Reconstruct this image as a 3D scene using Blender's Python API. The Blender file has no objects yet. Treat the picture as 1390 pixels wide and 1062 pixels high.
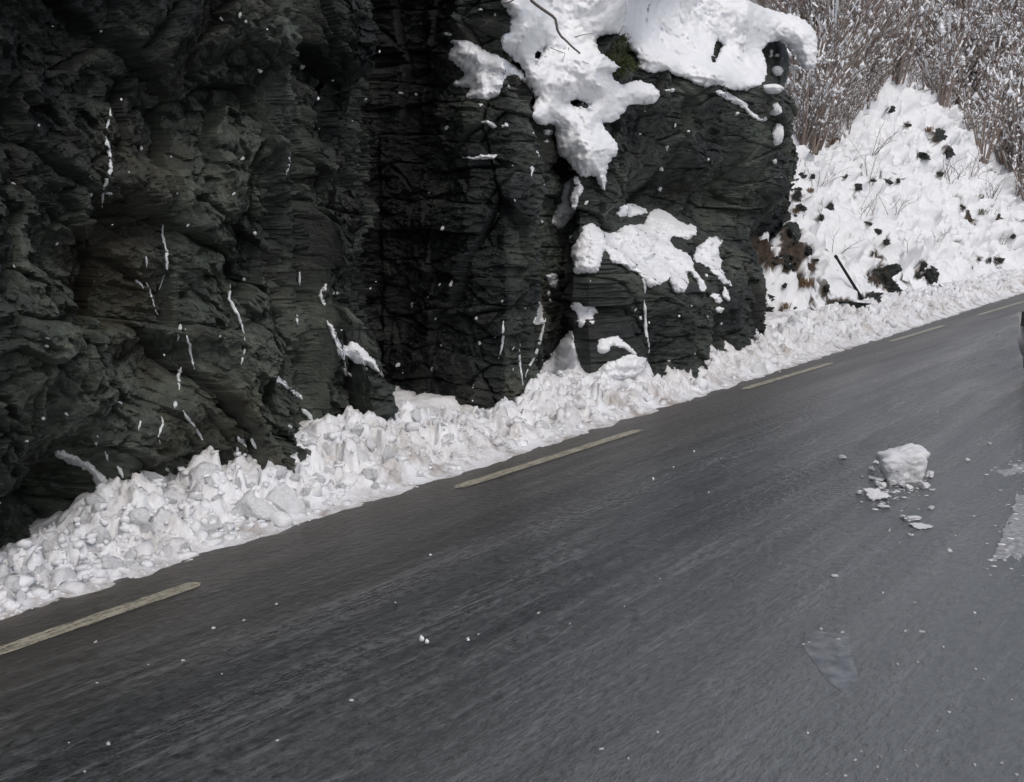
import bpy, bmesh, math, random
import numpy as np
from mathutils import Vector, Matrix, Euler
from mathutils.bvhtree import BVHTree

S = bpy.context.scene
C = S.collection
random.seed(7)
RNG = np.random.default_rng(7)

# ------------------------------------------------------------------ camera
IMW, IMH = 1390.0, 1062.0
FPX, HZ, CH = 1490.0, 300.0, 1.9
PITCH = math.atan((531 - HZ) / FPX)
TH = math.atan((1800 - 695) / FPX * math.cos(PITCH))
_h = np.array([-math.sin(TH), math.cos(TH), 0.0])
RIGHT = np.array([math.cos(TH), math.sin(TH), 0.0])
FWD = _h * math.cos(PITCH) + np.array([0, 0, -math.sin(PITCH)])
UP = np.cross(RIGHT, FWD)
CAM = np.array([0.0, 0.0, CH])
cd = bpy.data.cameras.new('camera')
cam = bpy.data.objects.new('camera', cd)
C.objects.link(cam)
cd.sensor_fit = 'HORIZONTAL'
cd.sensor_width = 36.0
cd.lens = FPX / IMW * 36.0
cd.clip_start, cd.clip_end = 0.05, 2000
cam.location = CAM
cam.rotation_euler = (math.pi / 2 - PITCH, 0, TH)
S.camera = cam

# ------------------------------------------------------------------ light
SUN_EL, SUN_AZ = math.radians(52), math.radians(120)   # azimuth clockwise from +Y
w = bpy.data.worlds.new('World'); S.world = w; w.use_nodes = True
nt = w.node_tree
sky = nt.nodes.new('ShaderNodeTexSky')
sky.sky_type = 'NISHITA'; sky.sun_disc = False
sky.sun_elevation = SUN_EL; sky.sun_rotation = SUN_AZ
sky.air_density = 1.0; sky.dust_density = 4.0; sky.ozone_density = 1.0
hs = nt.nodes.new('ShaderNodeHueSaturation'); hs.inputs['Saturation'].default_value = 0.72
nt.links.new(sky.outputs[0], hs.inputs['Color'])
bg = nt.nodes['Background']; bg.inputs[1].default_value = 0.122
nt.links.new(hs.outputs[0], bg.inputs[0])
sd = bpy.data.lights.new('sun', 'SUN'); sd.energy = 0.5; sd.angle = math.radians(35); sd.color = (1.0, 0.97, 0.93)
sun = bpy.data.objects.new('sun', sd); C.objects.link(sun)
sdir = Vector((math.sin(SUN_AZ) * math.cos(SUN_EL), math.cos(SUN_AZ) * math.cos(SUN_EL), math.sin(SUN_EL)))
sun.rotation_euler = sdir.to_track_quat('Z', 'Y').to_euler()
S.view_settings.view_transform = 'Standard'
S.view_settings.look = 'None'
S.view_settings.exposure = 0.0
S.view_settings.gamma = 1.0
S.view_settings.use_curve_mapping = False

# ------------------------------------------------------------------ pixel helpers
def ray(x, y):
    x = np.asarray(x, float)[..., None]; y = np.asarray(y, float)[..., None]
    return FWD + RIGHT * (x - 695) / FPX + UP * (531 - y) / FPX
def atz(x, y, z=0.0):
    d = ray(x, y); t = (z - CH) / d[..., 2]
    return d * t[..., None] + CAM
def proj(P):
    q = np.asarray(P, float) - CAM
    f = q @ FWD
    return 695 + FPX * (q @ RIGHT) / f, 531 - FPX * (q @ UP) / f, f

# ------------------------------------------------------------------ noise
def _hash(ix, iy, iz, seed):
    h = (ix.astype(np.int64) * 374761393 + iy.astype(np.int64) * 668265263 + iz.astype(np.int64) * 2147483647 + seed * 974634777) & 0xffffffff
    h = ((h ^ (h >> 13)) * 1274126177) & 0xffffffff
    h = ((h ^ (h >> 16)) * 2246822519) & 0xffffffff
    return h ^ (h >> 15)
def _rnd(ix, iy, seed):
    return (_hash(ix, iy, np.zeros_like(ix), seed) & 0xffffff) / float(0xffffff)
def vn2(x, y, seed=0):                       # value-gradient noise, about -1..1
    x = np.asarray(x, float); y = np.asarray(y, float)
    ix = np.floor(x).astype(np.int64); iy = np.floor(y).astype(np.int64)
    fx = x - ix; fy = y - iy
    ux = fx * fx * fx * (fx * (fx * 6 - 15) + 10); uy = fy * fy * fy * (fy * (fy * 6 - 15) + 10)
    def g(dx, dy):
        a = _rnd(ix + dx, iy + dy, seed) * 2 * math.pi
        return np.cos(a) * (fx - dx) + np.sin(a) * (fy - dy)
    a = g(0, 0); b = g(1, 0); c = g(0, 1); d = g(1, 1)
    return (a + (b - a) * ux + (c - a) * uy + (a - b - c + d) * ux * uy) * 1.5
def fbm(x, y, octv=4, seed=0, gain=0.5, ridged=False):
    s = 0; a = 1.0; n = 0
    for o in range(octv):
        v = vn2(x * 2 ** o + 17.3 * o, y * 2 ** o - 9.1 * o, seed + o)
        if ridged: v = 1 - 2 * np.abs(v)
        s = s + a * v; n += a; a *= gain
    return s / n
def facets(x, y, seed, tilt=1.0):            # tilted cell planes: broken-rock facets; returns (height, edge distance)
    ix = np.floor(x).astype(np.int64); iy = np.floor(y).astype(np.int64)
    b1 = np.full(x.shape, 9.0); b2 = np.full(x.shape, 9.0); val = np.zeros(x.shape)
    for dx in (-1, 0, 1):
        for dy in (-1, 0, 1):
            cx = ix + dx; cy = iy + dy
            px = cx + 0.1 + 0.8 * _rnd(cx, cy, seed); py = cy + 0.1 + 0.8 * _rnd(cx, cy, seed + 1)
            ex = x - px; ey = y - py
            d = np.sqrt(ex * ex + ey * ey)
            o = _rnd(cx, cy, seed + 2) * 2 - 1
            tx = (_rnd(cx, cy, seed + 3) * 2 - 1) * tilt; ty = (_rnd(cx, cy, seed + 4) * 2 - 1) * tilt
            v = o + tx * ex + ty * ey
            m = d < b1
            b2 = np.where(m, b1, np.minimum(b2, d))
            val = np.where(m, v, val)
            b1 = np.where(m, d, b1)
    return val, b2 - b1
def sstep(a, b, x):
    t = np.clip((np.asarray(x, float) - a) / (b - a), 0, 1)
    return t * t * (3 - 2 * t)

# ------------------------------------------------------------------ materials
def mat(name, rough=0.6, spec=0.3):
    m = bpy.data.materials.new(name); m.use_nodes = True
    b = m.node_tree.nodes['Principled BSDF']
    b.inputs['Roughness'].default_value = rough
    b.inputs['Specular IOR Level'].default_value = spec
    return m, m.node_tree, b
def N(t, kind, **kw):
    n = t.nodes.new(kind)
    for k, v in kw.items():
        if k in n.inputs: n.inputs[k].default_value = v
        else: setattr(n, k, v)
    return n
def L(t, a, b): t.links.new(a, b)
def coords(t, scale=(1, 1, 1), rot=(0, 0, 0)):
    tc = N(t, 'ShaderNodeTexCoord'); mp = N(t, 'ShaderNodeMapping')
    mp.inputs['Scale'].default_value = scale; mp.inputs['Rotation'].default_value = rot
    L(t, tc.outputs['Object'], mp.inputs['Vector']); return mp.outputs[0]
def noise(t, vec, scale, detail=4, rough=0.55):
    n = N(t, 'ShaderNodeTexNoise'); n.inputs['Scale'].default_value = scale
    n.inputs['Detail'].default_value = detail; n.inputs['Roughness'].default_value = rough
    L(t, vec, n.inputs['Vector']); return n.outputs['Fac']
def ramp(t, fac, stops):
    r = N(t, 'ShaderNodeValToRGB'); e = r.color_ramp.elements
    while len(e) < len(stops): e.new(0.5)
    for q, (p, c) in zip(e, stops):
        q.position = p; q.color = (*c, 1) if len(c) == 3 else c
    L(t, fac, r.inputs[0]); return r.outputs[0]
def mixc(t, fac, a, b, mode='MIX'):
    m = N(t, 'ShaderNodeMix', data_type='RGBA', blend_type=mode)
    for sock, v in ((m.inputs[0], fac), (m.inputs[6], a), (m.inputs[7], b)):
        if hasattr(v, 'is_linked') or hasattr(v, 'links'): L(t, v, sock)
        elif isinstance(v, (int, float)): sock.default_value = v
        else: sock.default_value = (*v, 1)
    return m.outputs[2]
def mth(t, op, a, b=0.0, clamp=False):
    m = N(t, 'ShaderNodeMath', operation=op, use_clamp=clamp)
    for sock, v in ((m.inputs[0], a), (m.inputs[1], b)):
        if hasattr(v, 'links'): L(t, v, sock)
        else: sock.default_value = v
    return m.outputs[0]
def bump(t, b, hgt, dist, strength=1.0):
    n = N(t, 'ShaderNodeBump'); n.inputs['Strength'].default_value = strength
    n.inputs['Distance'].default_value = dist
    L(t, hgt, n.inputs['Height']); L(t, n.outputs[0], b.inputs['Normal'])
def attr(t, name):
    a = N(t, 'ShaderNodeAttribute'); a.attribute_name = name; return a.outputs['Fac']

def g3(v): return (v, v, v)

def rock_material():
    m, t, b = mat('dark_wet_rock', 0.5, 0.35)
    v = coords(t); vs = coords(t, (1.4, 1.4, 3.6), (0, math.radians(4), math.radians(3)))
    n1 = noise(t, v, 1.3, 6, 0.62); n2 = noise(t, v, 9.0, 6, 0.65); n3 = noise(t, vs, 5.0, 5, 0.7)
    f = mth(t, 'ADD', mth(t, 'MULTIPLY', n1, 0.55), mth(t, 'MULTIPLY', n3, 0.45))
    col = ramp(t, f, [(0.36, (0.013, 0.015, 0.018)), (0.5, (0.034, 0.038, 0.039)), (0.64, (0.075, 0.080, 0.074))])
    col = mixc(t, ramp(t, n2, [(0.4, g3(0)), (0.75, g3(0.6))]), col, (0.10, 0.108, 0.10))
    tone = attr(t, 'tone')                                # weathered greenish stone against wet black stone, painted recess shade included
    col = mixc(t, tone, mixc(t, 1.0, col, (0.30, 0.32, 0.35), 'MULTIPLY'), mixc(t, 1.0, col, (1.65, 1.78, 1.52), 'MULTIPLY'))
    rust = noise(t, v, 0.8, 3, 0.6)
    col = mixc(t, mth(t, 'MULTIPLY', tone, ramp(t, rust, [(0.55, g3(0)), (0.70, g3(0.7))])), col, (0.055, 0.042, 0.028))
    L(t, col, b.inputs['Base Color'])
    r = ramp(t, n1, [(0.35, g3(0.38)), (0.7, g3(0.62))]); L(t, r, b.inputs['Roughness'])
    hh = mth(t, 'ADD', mth(t, 'MULTIPLY', noise(t, v, 28, 8, 0.7), 0.6), mth(t, 'MULTIPLY', noise(t, vs, 16, 6, 0.7), 0.6))
    bump(t, b, hh, 0.03, 0.8)
    return m
def snow_material(name, dirt=0.0, fine=60, bumpd=0.012, rnd=False, splash=False):
    m, t, b = mat(name, 0.55, 0.25)
    v = coords(t)
    n = noise(t, v, 3.0, 5, 0.6)
    col = ramp(t, n, [(0.3, (0.80, 0.825, 0.865)), (0.7, (0.88, 0.89, 0.91))])
    if dirt:
        d1 = noise(t, v, 2.3, 6, 0.68)
        d2 = noise(t, v, 17, 4, 0.7)
        f = mth(t, 'MULTIPLY', ramp(t, d1, [(0.44, g3(0)), (0.63, g3(1))]), ramp(t, d2, [(0.35, g3(0.3)), (0.7, g3(1))]))
        if rnd:
            oi = N(t, 'ShaderNodeObjectInfo'); f = mth(t, 'ADD', f, ramp(t, oi.outputs['Random'], [(0.5, g3(0)), (1.0, g3(0.22))]), True)
        f = mth(t, 'MULTIPLY', f, dirt)
        if splash: f = mth(t, 'ADD', f, mth(t, 'MULTIPLY', attr(t, 'splash'), 0.75), True)
        col = mixc(t, f, col, (0.40, 0.362, 0.335))
    L(t, col, b.inputs['Base Color'])
    hh = mth(t, 'ADD', noise(t, v, fine * 0.2, 4, 0.6), mth(t, 'MULTIPLY', noise(t, v, fine, 3, 0.6), 0.35))
    bump(t, b, hh, bumpd, 0.7)
    return m
def road_material():
    m, t, b = mat('wet_asphalt', 0.3, 1.0)
    b.inputs['IOR'].default_value = 1.62
    v = coords(t)
    vl = coords(t, (5.0, 0.45, 1.0), (0, 0, math.radians(-2)))    # stretched along the lane
    vl2 = coords(t, (2.2, 0.10, 1.0), (0, 0, math.radians(-2)))
    vm = coords(t, (3.0, 1.1, 1.0), (0, 0, math.radians(-2)))
    grain = mth(t, 'ADD', mth(t, 'MULTIPLY', noise(t, v, 20, 5, 0.7), 0.6), mth(t, 'MULTIPLY', noise(t, v, 55, 4, 0.75), 0.4))
    mid = noise(t, vm, 9, 6, 0.7)
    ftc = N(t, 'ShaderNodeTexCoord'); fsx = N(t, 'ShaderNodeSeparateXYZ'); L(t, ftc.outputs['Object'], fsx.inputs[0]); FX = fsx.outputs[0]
    worm = noise(t, coords(t, (1.0, 0.42, 1.0), (0, 0, math.radians(-2))), 30, 3, 0.6)
    st = noise(t, vl, 2.2, 6, 0.72); st2 = noise(t, vl2, 3.0, 4, 0.6)
    col = ramp(t, grain, [(0.40, (0.003, 0.004, 0.004)), (0.60, (0.032, 0.035, 0.034))])
    streak = ramp(t, mth(t, 'MULTIPLY', st, mth(t, 'ADD', st2, 0.5)), [(0.42, g3(0.03)), (0.68, g3(0.75))])
    speck = ramp(t, mth(t, 'ADD', mth(t, 'MULTIPLY', mid, 0.5), mth(t, 'MULTIPLY', grain, 0.5)), [(0.44, g3(0.0)), (0.56, g3(1))])
    col = mixc(t, ramp(t, worm, [(0.42, g3(0)), (0.62, g3(0.22))]), col, (0.10, 0.105, 0.105))
    slush_sheen = ramp(t, mth(t, 'ADD', mth(t, 'MULTIPLY', mth(t, 'ADD', FX, 3.1), 0.42), mth(t, 'MULTIPLY', st2, 0.35)), [(0.18, g3(0)), (0.85, g3(0.85))])
    col = mixc(t, mth(t, 'MULTIPLY', slush_sheen, ramp(t, worm, [(0.35, g3(0.75)), (0.6, g3(1))])), col, (0.165, 0.174, 0.172))     # sky sheen painted into the colour over thin grey slush, paler to the right
    col = mixc(t, mth(t, 'MULTIPLY', streak, speck), col, (0.17, 0.178, 0.18))
    ln = noise(t, coords(t, (2.6, 0.10, 1.0), (0, 0, math.radians(-3))), 2.4, 5, 0.62)
    lm = ramp(t, mth(t, 'ABSOLUTE', mth(t, 'SUBTRACT', ln, 0.5)), [(0.0, g3(0.6)), (0.02, g3(0.0))])
    lbreak = ramp(t, mth(t, 'ADD', mth(t, 'MULTIPLY', worm, 0.5), mth(t, 'MULTIPLY', st2, 0.5)), [(0.45, g3(0.0)), (0.58, g3(1))])
    col = mixc(t, mth(t, 'MULTIPLY', lm, lbreak), col, (0.22, 0.23, 0.235))
    # brown silt along the left edge of the lane
    tc = N(t, 'ShaderNodeTexCoord'); sx = N(t, 'ShaderNodeSeparateXYZ'); L(t, tc.outputs['Object'], sx.inputs[0])
    ex = mth(t, 'ADD', sx.outputs[0], mth(t, 'MULTIPLY', sx.outputs[1], 0.040))
    edge = ramp(t, mth(t, 'MULTIPLY', mth(t, 'ADD', ex, 6.0), 0.25), [(0.30, g3(1)), (0.46, g3(0.55)), (0.62, g3(0))])
    col = mixc(t, mth(t, 'MULTIPLY', edge, ramp(t, st2, [(0.25, g3(0.3)), (0.6, g3(0.85))])), col, (0.072, 0.062, 0.048))
    L(t, col, b.inputs['Base Color'])
    wet = noise(t, vl2, 1.6, 5, 0.6)
    r = mth(t, 'ADD', ramp(t, wet, [(0.3, g3(0.20)), (0.7, g3(0.34))]), mth(t, 'MULTIPLY', edge, 0.16))
    L(t, r, b.inputs['Roughness'])
    hh = mth(t, 'ADD', mth(t, 'MULTIPLY', grain, 0.6), mth(t, 'ADD', mth(t, 'MULTIPLY', worm, 1.3), mth(t, 'MULTIPLY', st, 0.3)))
    bump(t, b, hh, 0.012, 1.0)
    return m
def simple(name, col, rough=0.6, spec=0.3, metal=0.0, var=0.25, scale=30, bd=0.004):
    m, t, b = mat(name, rough, spec)
    v = coords(t); n = noise(t, v, scale, 4, 0.6)
    lo = tuple(c * (1 - var) for c in col); hi = tuple(min(1, c * (1 + var)) for c in col)
    L(t, ramp(t, n, [(0.3, lo), (0.7, hi)]), b.inputs['Base Color'])
    b.inputs['Metallic'].default_value = metal
    if bd: bump(t, b, n, bd, 0.5)
    return m
M = {}
M['rock'] = rock_material()
M['snow'] = snow_material('fresh_snow')
M['bank'] = snow_material('ploughed_snow', 0.8, 34, 0.035, False, True)
M['lump'] = snow_material('snow_chunk', 0.45, 30, 0.035, False)
M['ice'] = simple('white_ice', (0.68, 0.72, 0.74), 0.35, 0.5, var=0.12)
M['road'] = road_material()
M['stem'] = simple('bare_stem', (0.235, 0.192, 0.168), 0.7, 0.2)
M['greystem'] = simple('grey_stem', (0.13, 0.115, 0.11), 0.7, 0.2)
M['green'] = simple('evergreen_needles', (0.062, 0.080, 0.026), 0.7, 0.2, var=0.6, scale=12)
M['straw'] = simple('dead_grass', (0.17, 0.115, 0.065), 0.8, 0.1, var=0.4)
M['black'] = simple('black_plastic', (0.012, 0.012, 0.013), 0.5, 0.3)
M['silver'] = simple('silver_paint', (0.42, 0.43, 0.44), 0.32, 0.5, metal=0.55, var=0.05, bd=0)
M['glass'] = simple('dark_glass', (0.012, 0.014, 0.016), 0.08, 0.6, var=0.1, bd=0)
M['lamp'] = simple('headlight_glass', (0.05, 0.05, 0.055), 0.12, 0.7, var=0.2, bd=0)
M['rim'] = simple('alloy_rim', (0.35, 0.35, 0.36), 0.35, 0.5, metal=0.8, var=0.1, bd=0)

def paint_material():
    m, t, b = mat('worn_edge_paint', 0.45, 0.4)
    v = coords(t); n = noise(t, coords(t, (8, 1.2, 1)), 6, 6, 0.7); n2 = noise(t, v, 60, 4, 0.7)
    f = mth(t, 'ADD', mth(t, 'MULTIPLY', n, 0.6), mth(t, 'MULTIPLY', n2, 0.4))
    L(t, ramp(t, f, [(0.40, (0.06, 0.056, 0.045)), (0.50, (0.34, 0.32, 0.25)), (0.66, (0.58, 0.55, 0.46))]), b.inputs['Base Color'])
    bump(t, b, n2, 0.004, 0.6); return m
M['paint'] = paint_material()
def hill_material():
    m, t, b = mat('snowy_hillside', 0.6, 0.2)
    v = coords(t)
    n = noise(t, v, 2.2, 6, 0.62); n2 = noise(t, v, 11, 5, 0.65)
    sn = ramp(t, n2, [(0.3, (0.80, 0.825, 0.865)), (0.7, (0.88, 0.89, 0.91))])
    dk = ramp(t, n2, [(0.35, (0.018, 0.015, 0.012)), (0.65, (0.085, 0.062, 0.045))])
    bare = attr(t, 'bare')
    L(t, mixc(t, bare, sn, dk), b.inputs['Base Color'])
    bump(t, b, mth(t, 'ADD', noise(t, v, 9, 5, 0.65), mth(t, 'MULTIPLY', noise(t, v, 45, 3, 0.6), 0.25)), 0.03, 0.7)
    return m
M['hill'] = hill_material()

# ------------------------------------------------------------------ object helpers
def tag(o, label=None, cat=None, group=None, kind=None):
    if label: o['label'] = label
    if cat: o['category'] = cat
    if group: o['group'] = group
    if kind: o['kind'] = kind
    return o
def mesh_np(name, V, F4, material, smooth=True, attrs=None):
    V = np.asarray(V, np.float32); F4 = np.asarray(F4, np.int32)
    me = bpy.data.meshes.new(name)
    k = F4.shape[1]
    me.vertices.add(len(V)); me.vertices.foreach_set('co', V.ravel())
    me.loops.add(F4.size); me.loops.foreach_set('vertex_index', F4.ravel())
    me.polygons.add(len(F4))
    me.polygons.foreach_set('loop_start', np.arange(0, F4.size, k, dtype=np.int32))
    me.polygons.foreach_set('use_smooth', np.full(len(F4), smooth, dtype=bool))
    me.update(calc_edges=True)
    for an, av in (attrs or {}).items():
        a = me.attributes.new(an, 'FLOAT', 'POINT'); a.data.foreach_set('value', np.asarray(av, np.float32).ravel())
    for mm in (material if isinstance(material, (list, tuple)) else [material]): me.materials.append(mm)
    return me
def link(name, me, parent=None):
    o = bpy.data.objects.new(name, me); C.objects.link(o)
    if parent: o.parent = parent
    return o
def empty(name, loc, rz=0.0):
    o = bpy.data.objects.new(name, None); C.objects.link(o); o.location = loc; o.rotation_euler = (0, 0, rz)
    o.empty_display_size = 0.1; return o
def grid_faces(nu, nv):
    i = np.arange(nu - 1)[:, None] * nv + np.arange(nv - 1)[None, :]
    i = i.ravel()
    return np.stack([i, i + nv, i + nv + 1, i + 1], 1)
def lump_mesh(name, seed, material, sub=2, rough=0.28, cuts=5, flat=1.0):
    bm = bmesh.new(); bmesh.ops.create_icosphere(bm, subdivisions=sub, radius=1.0)
    r = np.random.default_rng(seed)
    dirs = r.normal(size=(cuts, 3)); dirs /= np.linalg.norm(dirs, axis=1)[:, None]; lim = r.uniform(0.42, 0.8, cuts)
    P = np.array([v.co[:] for v in bm.verts])
    for d, l in zip(dirs, lim):
        k = P @ d; P = P - np.clip(k - l, 0, None)[:, None] * d
    n = 0.5 * fbm(P[:, 0] * 1.7 + seed, P[:, 1] * 1.7 + P[:, 2] * 1.3, 5, seed, 0.65) + 0.5 * fbm(P[:, 2] * 1.9 + seed, P[:, 1] * 1.7 - P[:, 0] * 1.3, 5, seed + 9, 0.65)
    P *= (1 + rough * n)[:, None]; P[:, 2] *= flat
    for v, p in zip(bm.verts, P): v.co = p
    me = bpy.data.meshes.new(name); bm.to_mesh(me); bm.free()
    me.polygons.foreach_set('use_smooth', [True] * len(me.polygons)); me.materials.append(material)
    return me
def mesh_arrays(me):
    V = np.empty(len(me.vertices) * 3, np.float32); me.vertices.foreach_get('co', V)
    F = np.empty(len(me.polygons) * 3, np.int32); me.loops.foreach_get('vertex_index', F)
    return V.reshape(-1, 3), F.reshape(-1, 3)
def tube(pts, rad, sides=5):
    pts = np.asarray(pts, float); n = len(pts)
    rad = np.broadcast_to(np.asarray(rad, float), (n,))
    T = np.gradient(pts, axis=0); T /= np.linalg.norm(T, axis=1)[:, None] + 1e-9
    ref = np.array([0.31, 0.22, 0.92]) if abs(T[0] @ [0.31, 0.22, 0.92]) < 0.9 else np.array([1.0, 0, 0])
    A = np.cross(T, ref); A /= np.linalg.norm(A, axis=1)[:, None] + 1e-9
    B = np.cross(T, A)
    a = np.arange(sides) / sides * 2 * math.pi
    V = pts[:, None] + rad[:, None, None] * (np.cos(a)[None, :, None] * A[:, None] + np.sin(a)[None, :, None] * B[:, None])
    F = []
    for i in range(n - 1):
        for k in range(sides):
            q = (k + 1) % sides
            F += [(i * sides + k, i * sides + q, (i + 1) * sides + q), (i * sides + k, (i + 1) * sides + q, (i + 1) * sides + k)]
    V = V.reshape(-1, 3)
    c0, c1 = len(V), len(V) + 1
    V = np.vstack([V, pts[:1], pts[-1:]])
    for k in range(sides):
        q = (k + 1) % sides
        F += [(c0, q, k), (c1, (n - 1) * sides + k, (n - 1) * sides + q)]
    return V, np.array(F, int)
class Acc:
    def __init__(s): s.v = []; s.f = []; s.n = 0
    def add(s, V, F):
        s.v.append(np.asarray(V, float)); s.f.append(np.asarray(F, int) + s.n); s.n += len(V)
    def arrays(s): return np.vstack(s.v), np.vstack(s.f)
    def mesh(s, name, m, smooth=True):
        V, F = s.arrays(); return mesh_np(name, V, F, m, smooth)

# ------------------------------------------------------------------ road and ground
def edge_x(Y): return -4.52 - 0.040 * Y
def bank_x(Y): return -4.92 - 0.047 * Y
# centre path: straight to Y=33 then a bend to the right
def path_pts(x_of, y0=-25.0, ybend=33.0, R=32.0, turn=70, n=400):
    ys = np.linspace(y0, ybend, n)
    P = np.stack([x_of(ys), ys], 1)
    d = P[-1] - P[-2]; d /= np.linalg.norm(d); nr = np.array([d[1], -d[0]])
    c = P[-1] + nr * R
    a = np.radians(np.linspace(0, turn, 160))[1:]
    arc = c[None] - R * (np.cos(a)[:, None] * nr[None] - np.sin(a)[:, None] * d[None])
    return np.vstack([P, arc])
ROADW = 6.9
ep = path_pts(lambda y: edge_x(y) - 0.75)
tn = np.gradient(ep, axis=0); tn /= np.linalg.norm(tn, axis=1)[:, None]; nr = np.stack([tn[:, 1], -tn[:, 0]], 1)
cols = np.linspace(0, ROADW + 0.75, 12)
V = np.stack([np.concatenate([ep + nr * c, np.zeros((len(ep), 1))], 1) for c in cols], 1).reshape(-1, 3)
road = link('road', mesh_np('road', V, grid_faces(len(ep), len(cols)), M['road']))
tag(road, 'wet dark grey asphalt road with streaked tyre tracks', None, None, 'structure')
gv = np.array([[-600, -600, -0.06], [600, -600, -0.06], [600, 600, -0.06], [-600, 600, -0.06]], float)
ground = link('ground', mesh_np('ground', gv, [[0, 1, 2, 3]], M['snow'], False)); tag(ground, None, None, None, 'structure')

# painted edge dashes
dashes = [((-80, 912), (270, 792)), ((618, 663), (868, 584)), ((1008, 529), (1129, 493)), ((1208, 464), (1282, 442)), ((1328, 428), (1392, 409))]
for a, b in dashes:
    p = atz(*a)[:2]; q = atz(*b)[:2]
    n = 40; t = np.linspace(0, 1, n)[:, None]
    mid = p + (q - p) * t
    d = (q - p) / np.linalg.norm(q - p); nn = np.array([d[1], -d[0]])
    wob = fbm(np.linspace(0, 9, n), np.full(n, p[1]), 3, 5)[:, None] * 0.012
    endw = np.minimum(1, np.minimum(t, 1 - t) * 25 + 0.3)
    Lf = mid + nn * (-0.05 * endw + wob); Rt = mid + nn * (0.05 * endw + wob * 0.6)
    Vd = np.concatenate([np.stack([Lf, Rt], 1), np.full((n, 2, 1), 0.004)], 2).reshape(-1, 3)
    o = link('line_dash', mesh_np('line_dash', Vd, grid_faces(n, 2), M['paint']), road)
# faint worn dash beyond the first one
# ------------------------------------------------------------------ cliff
guide_px = [(-900, -5.6), (-500, -5.6), (-200, -5.6), (0, -5.7), (130, -5.85), (300, -5.95), (402, -5.88), (413, -6.42), (470, -6.36), (509, -6.22),
            (519, -8.0), (560, -7.6), (600, -7.0), (640, -6.5), (688, -6.18), (728, -6.25), (738, -6.75), (775, -6.85), (786, -6.5), (840, -6.55),
            (920, -6.68), (1000, -6.85), (1040, -7.1), (1066, -7.45)]
def px_plan(x, X, y=480):
    d = ray(x, y); return np.array([X, d[1] / d[0] * X])
GP = np.array([px_plan(max(x, -260), X) if x > -300 else (X, 0) for x, X in guide_px])
GP[0] = (-5.6, -14); GP[1] = (-5.6, -6); GP[2] = px_plan(-200, -5.6)
GP = np.vstack([GP, [(-8.6, GP[-1][1] + 0.6), (-13, GP[-1][1] + 0.3)]])
seg = np.linalg.norm(np.diff(GP, axis=0), axis=1); GU = np.concatenate([[0], np.cumsum(seg)])
def guide(u): return np.stack([np.interp(u, GU, GP[:, 0]), np.interp(u, GU, GP[:, 1])], -1)
# column stations: even steps in the picture where in view
uf = np.linspace(0, GU[-1], 6000); gf = guide(uf)
pxf, _, ff = proj(np.concatenate([gf, np.full((len(gf), 1), 1.5)], 1))
vis = (pxf > -30) & (pxf < 1130) & (ff > 0.5)
dens = np.where(vis, np.abs(np.gradient(pxf)) / 1.45 + np.gradient(uf) / 0.03, np.gradient(uf) / 0.045)
cum = np.cumsum(dens); ncol = int(cum[-1])
us = np.interp(np.linspace(cum[0], cum[-1], ncol), cum, uf)
G = guide(us)
# smoothed normals, pointing to the road
k = 0.12
gt = guide(us + k) - guide(us - k); gt /= np.linalg.norm(gt, axis=1)[:, None] + 1e-9
gn = np.stack([gt[:, 1], -gt[:, 0]], 1)
zs = np.concatenate([np.linspace(-0.4, 5.4, 560), np.linspace(5.5, 9, 28)])
U, Z = np.meshgrid(us, zs, indexing='ij')
U_OUT = np.interp(786, [p[0] for p in guide_px], GU[:len(guide_px)])      # where the outcrop starts
def u_of_px(x): return np.interp(x, [p[0] for p in guide_px], GU[:len(guide_px)])
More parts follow.
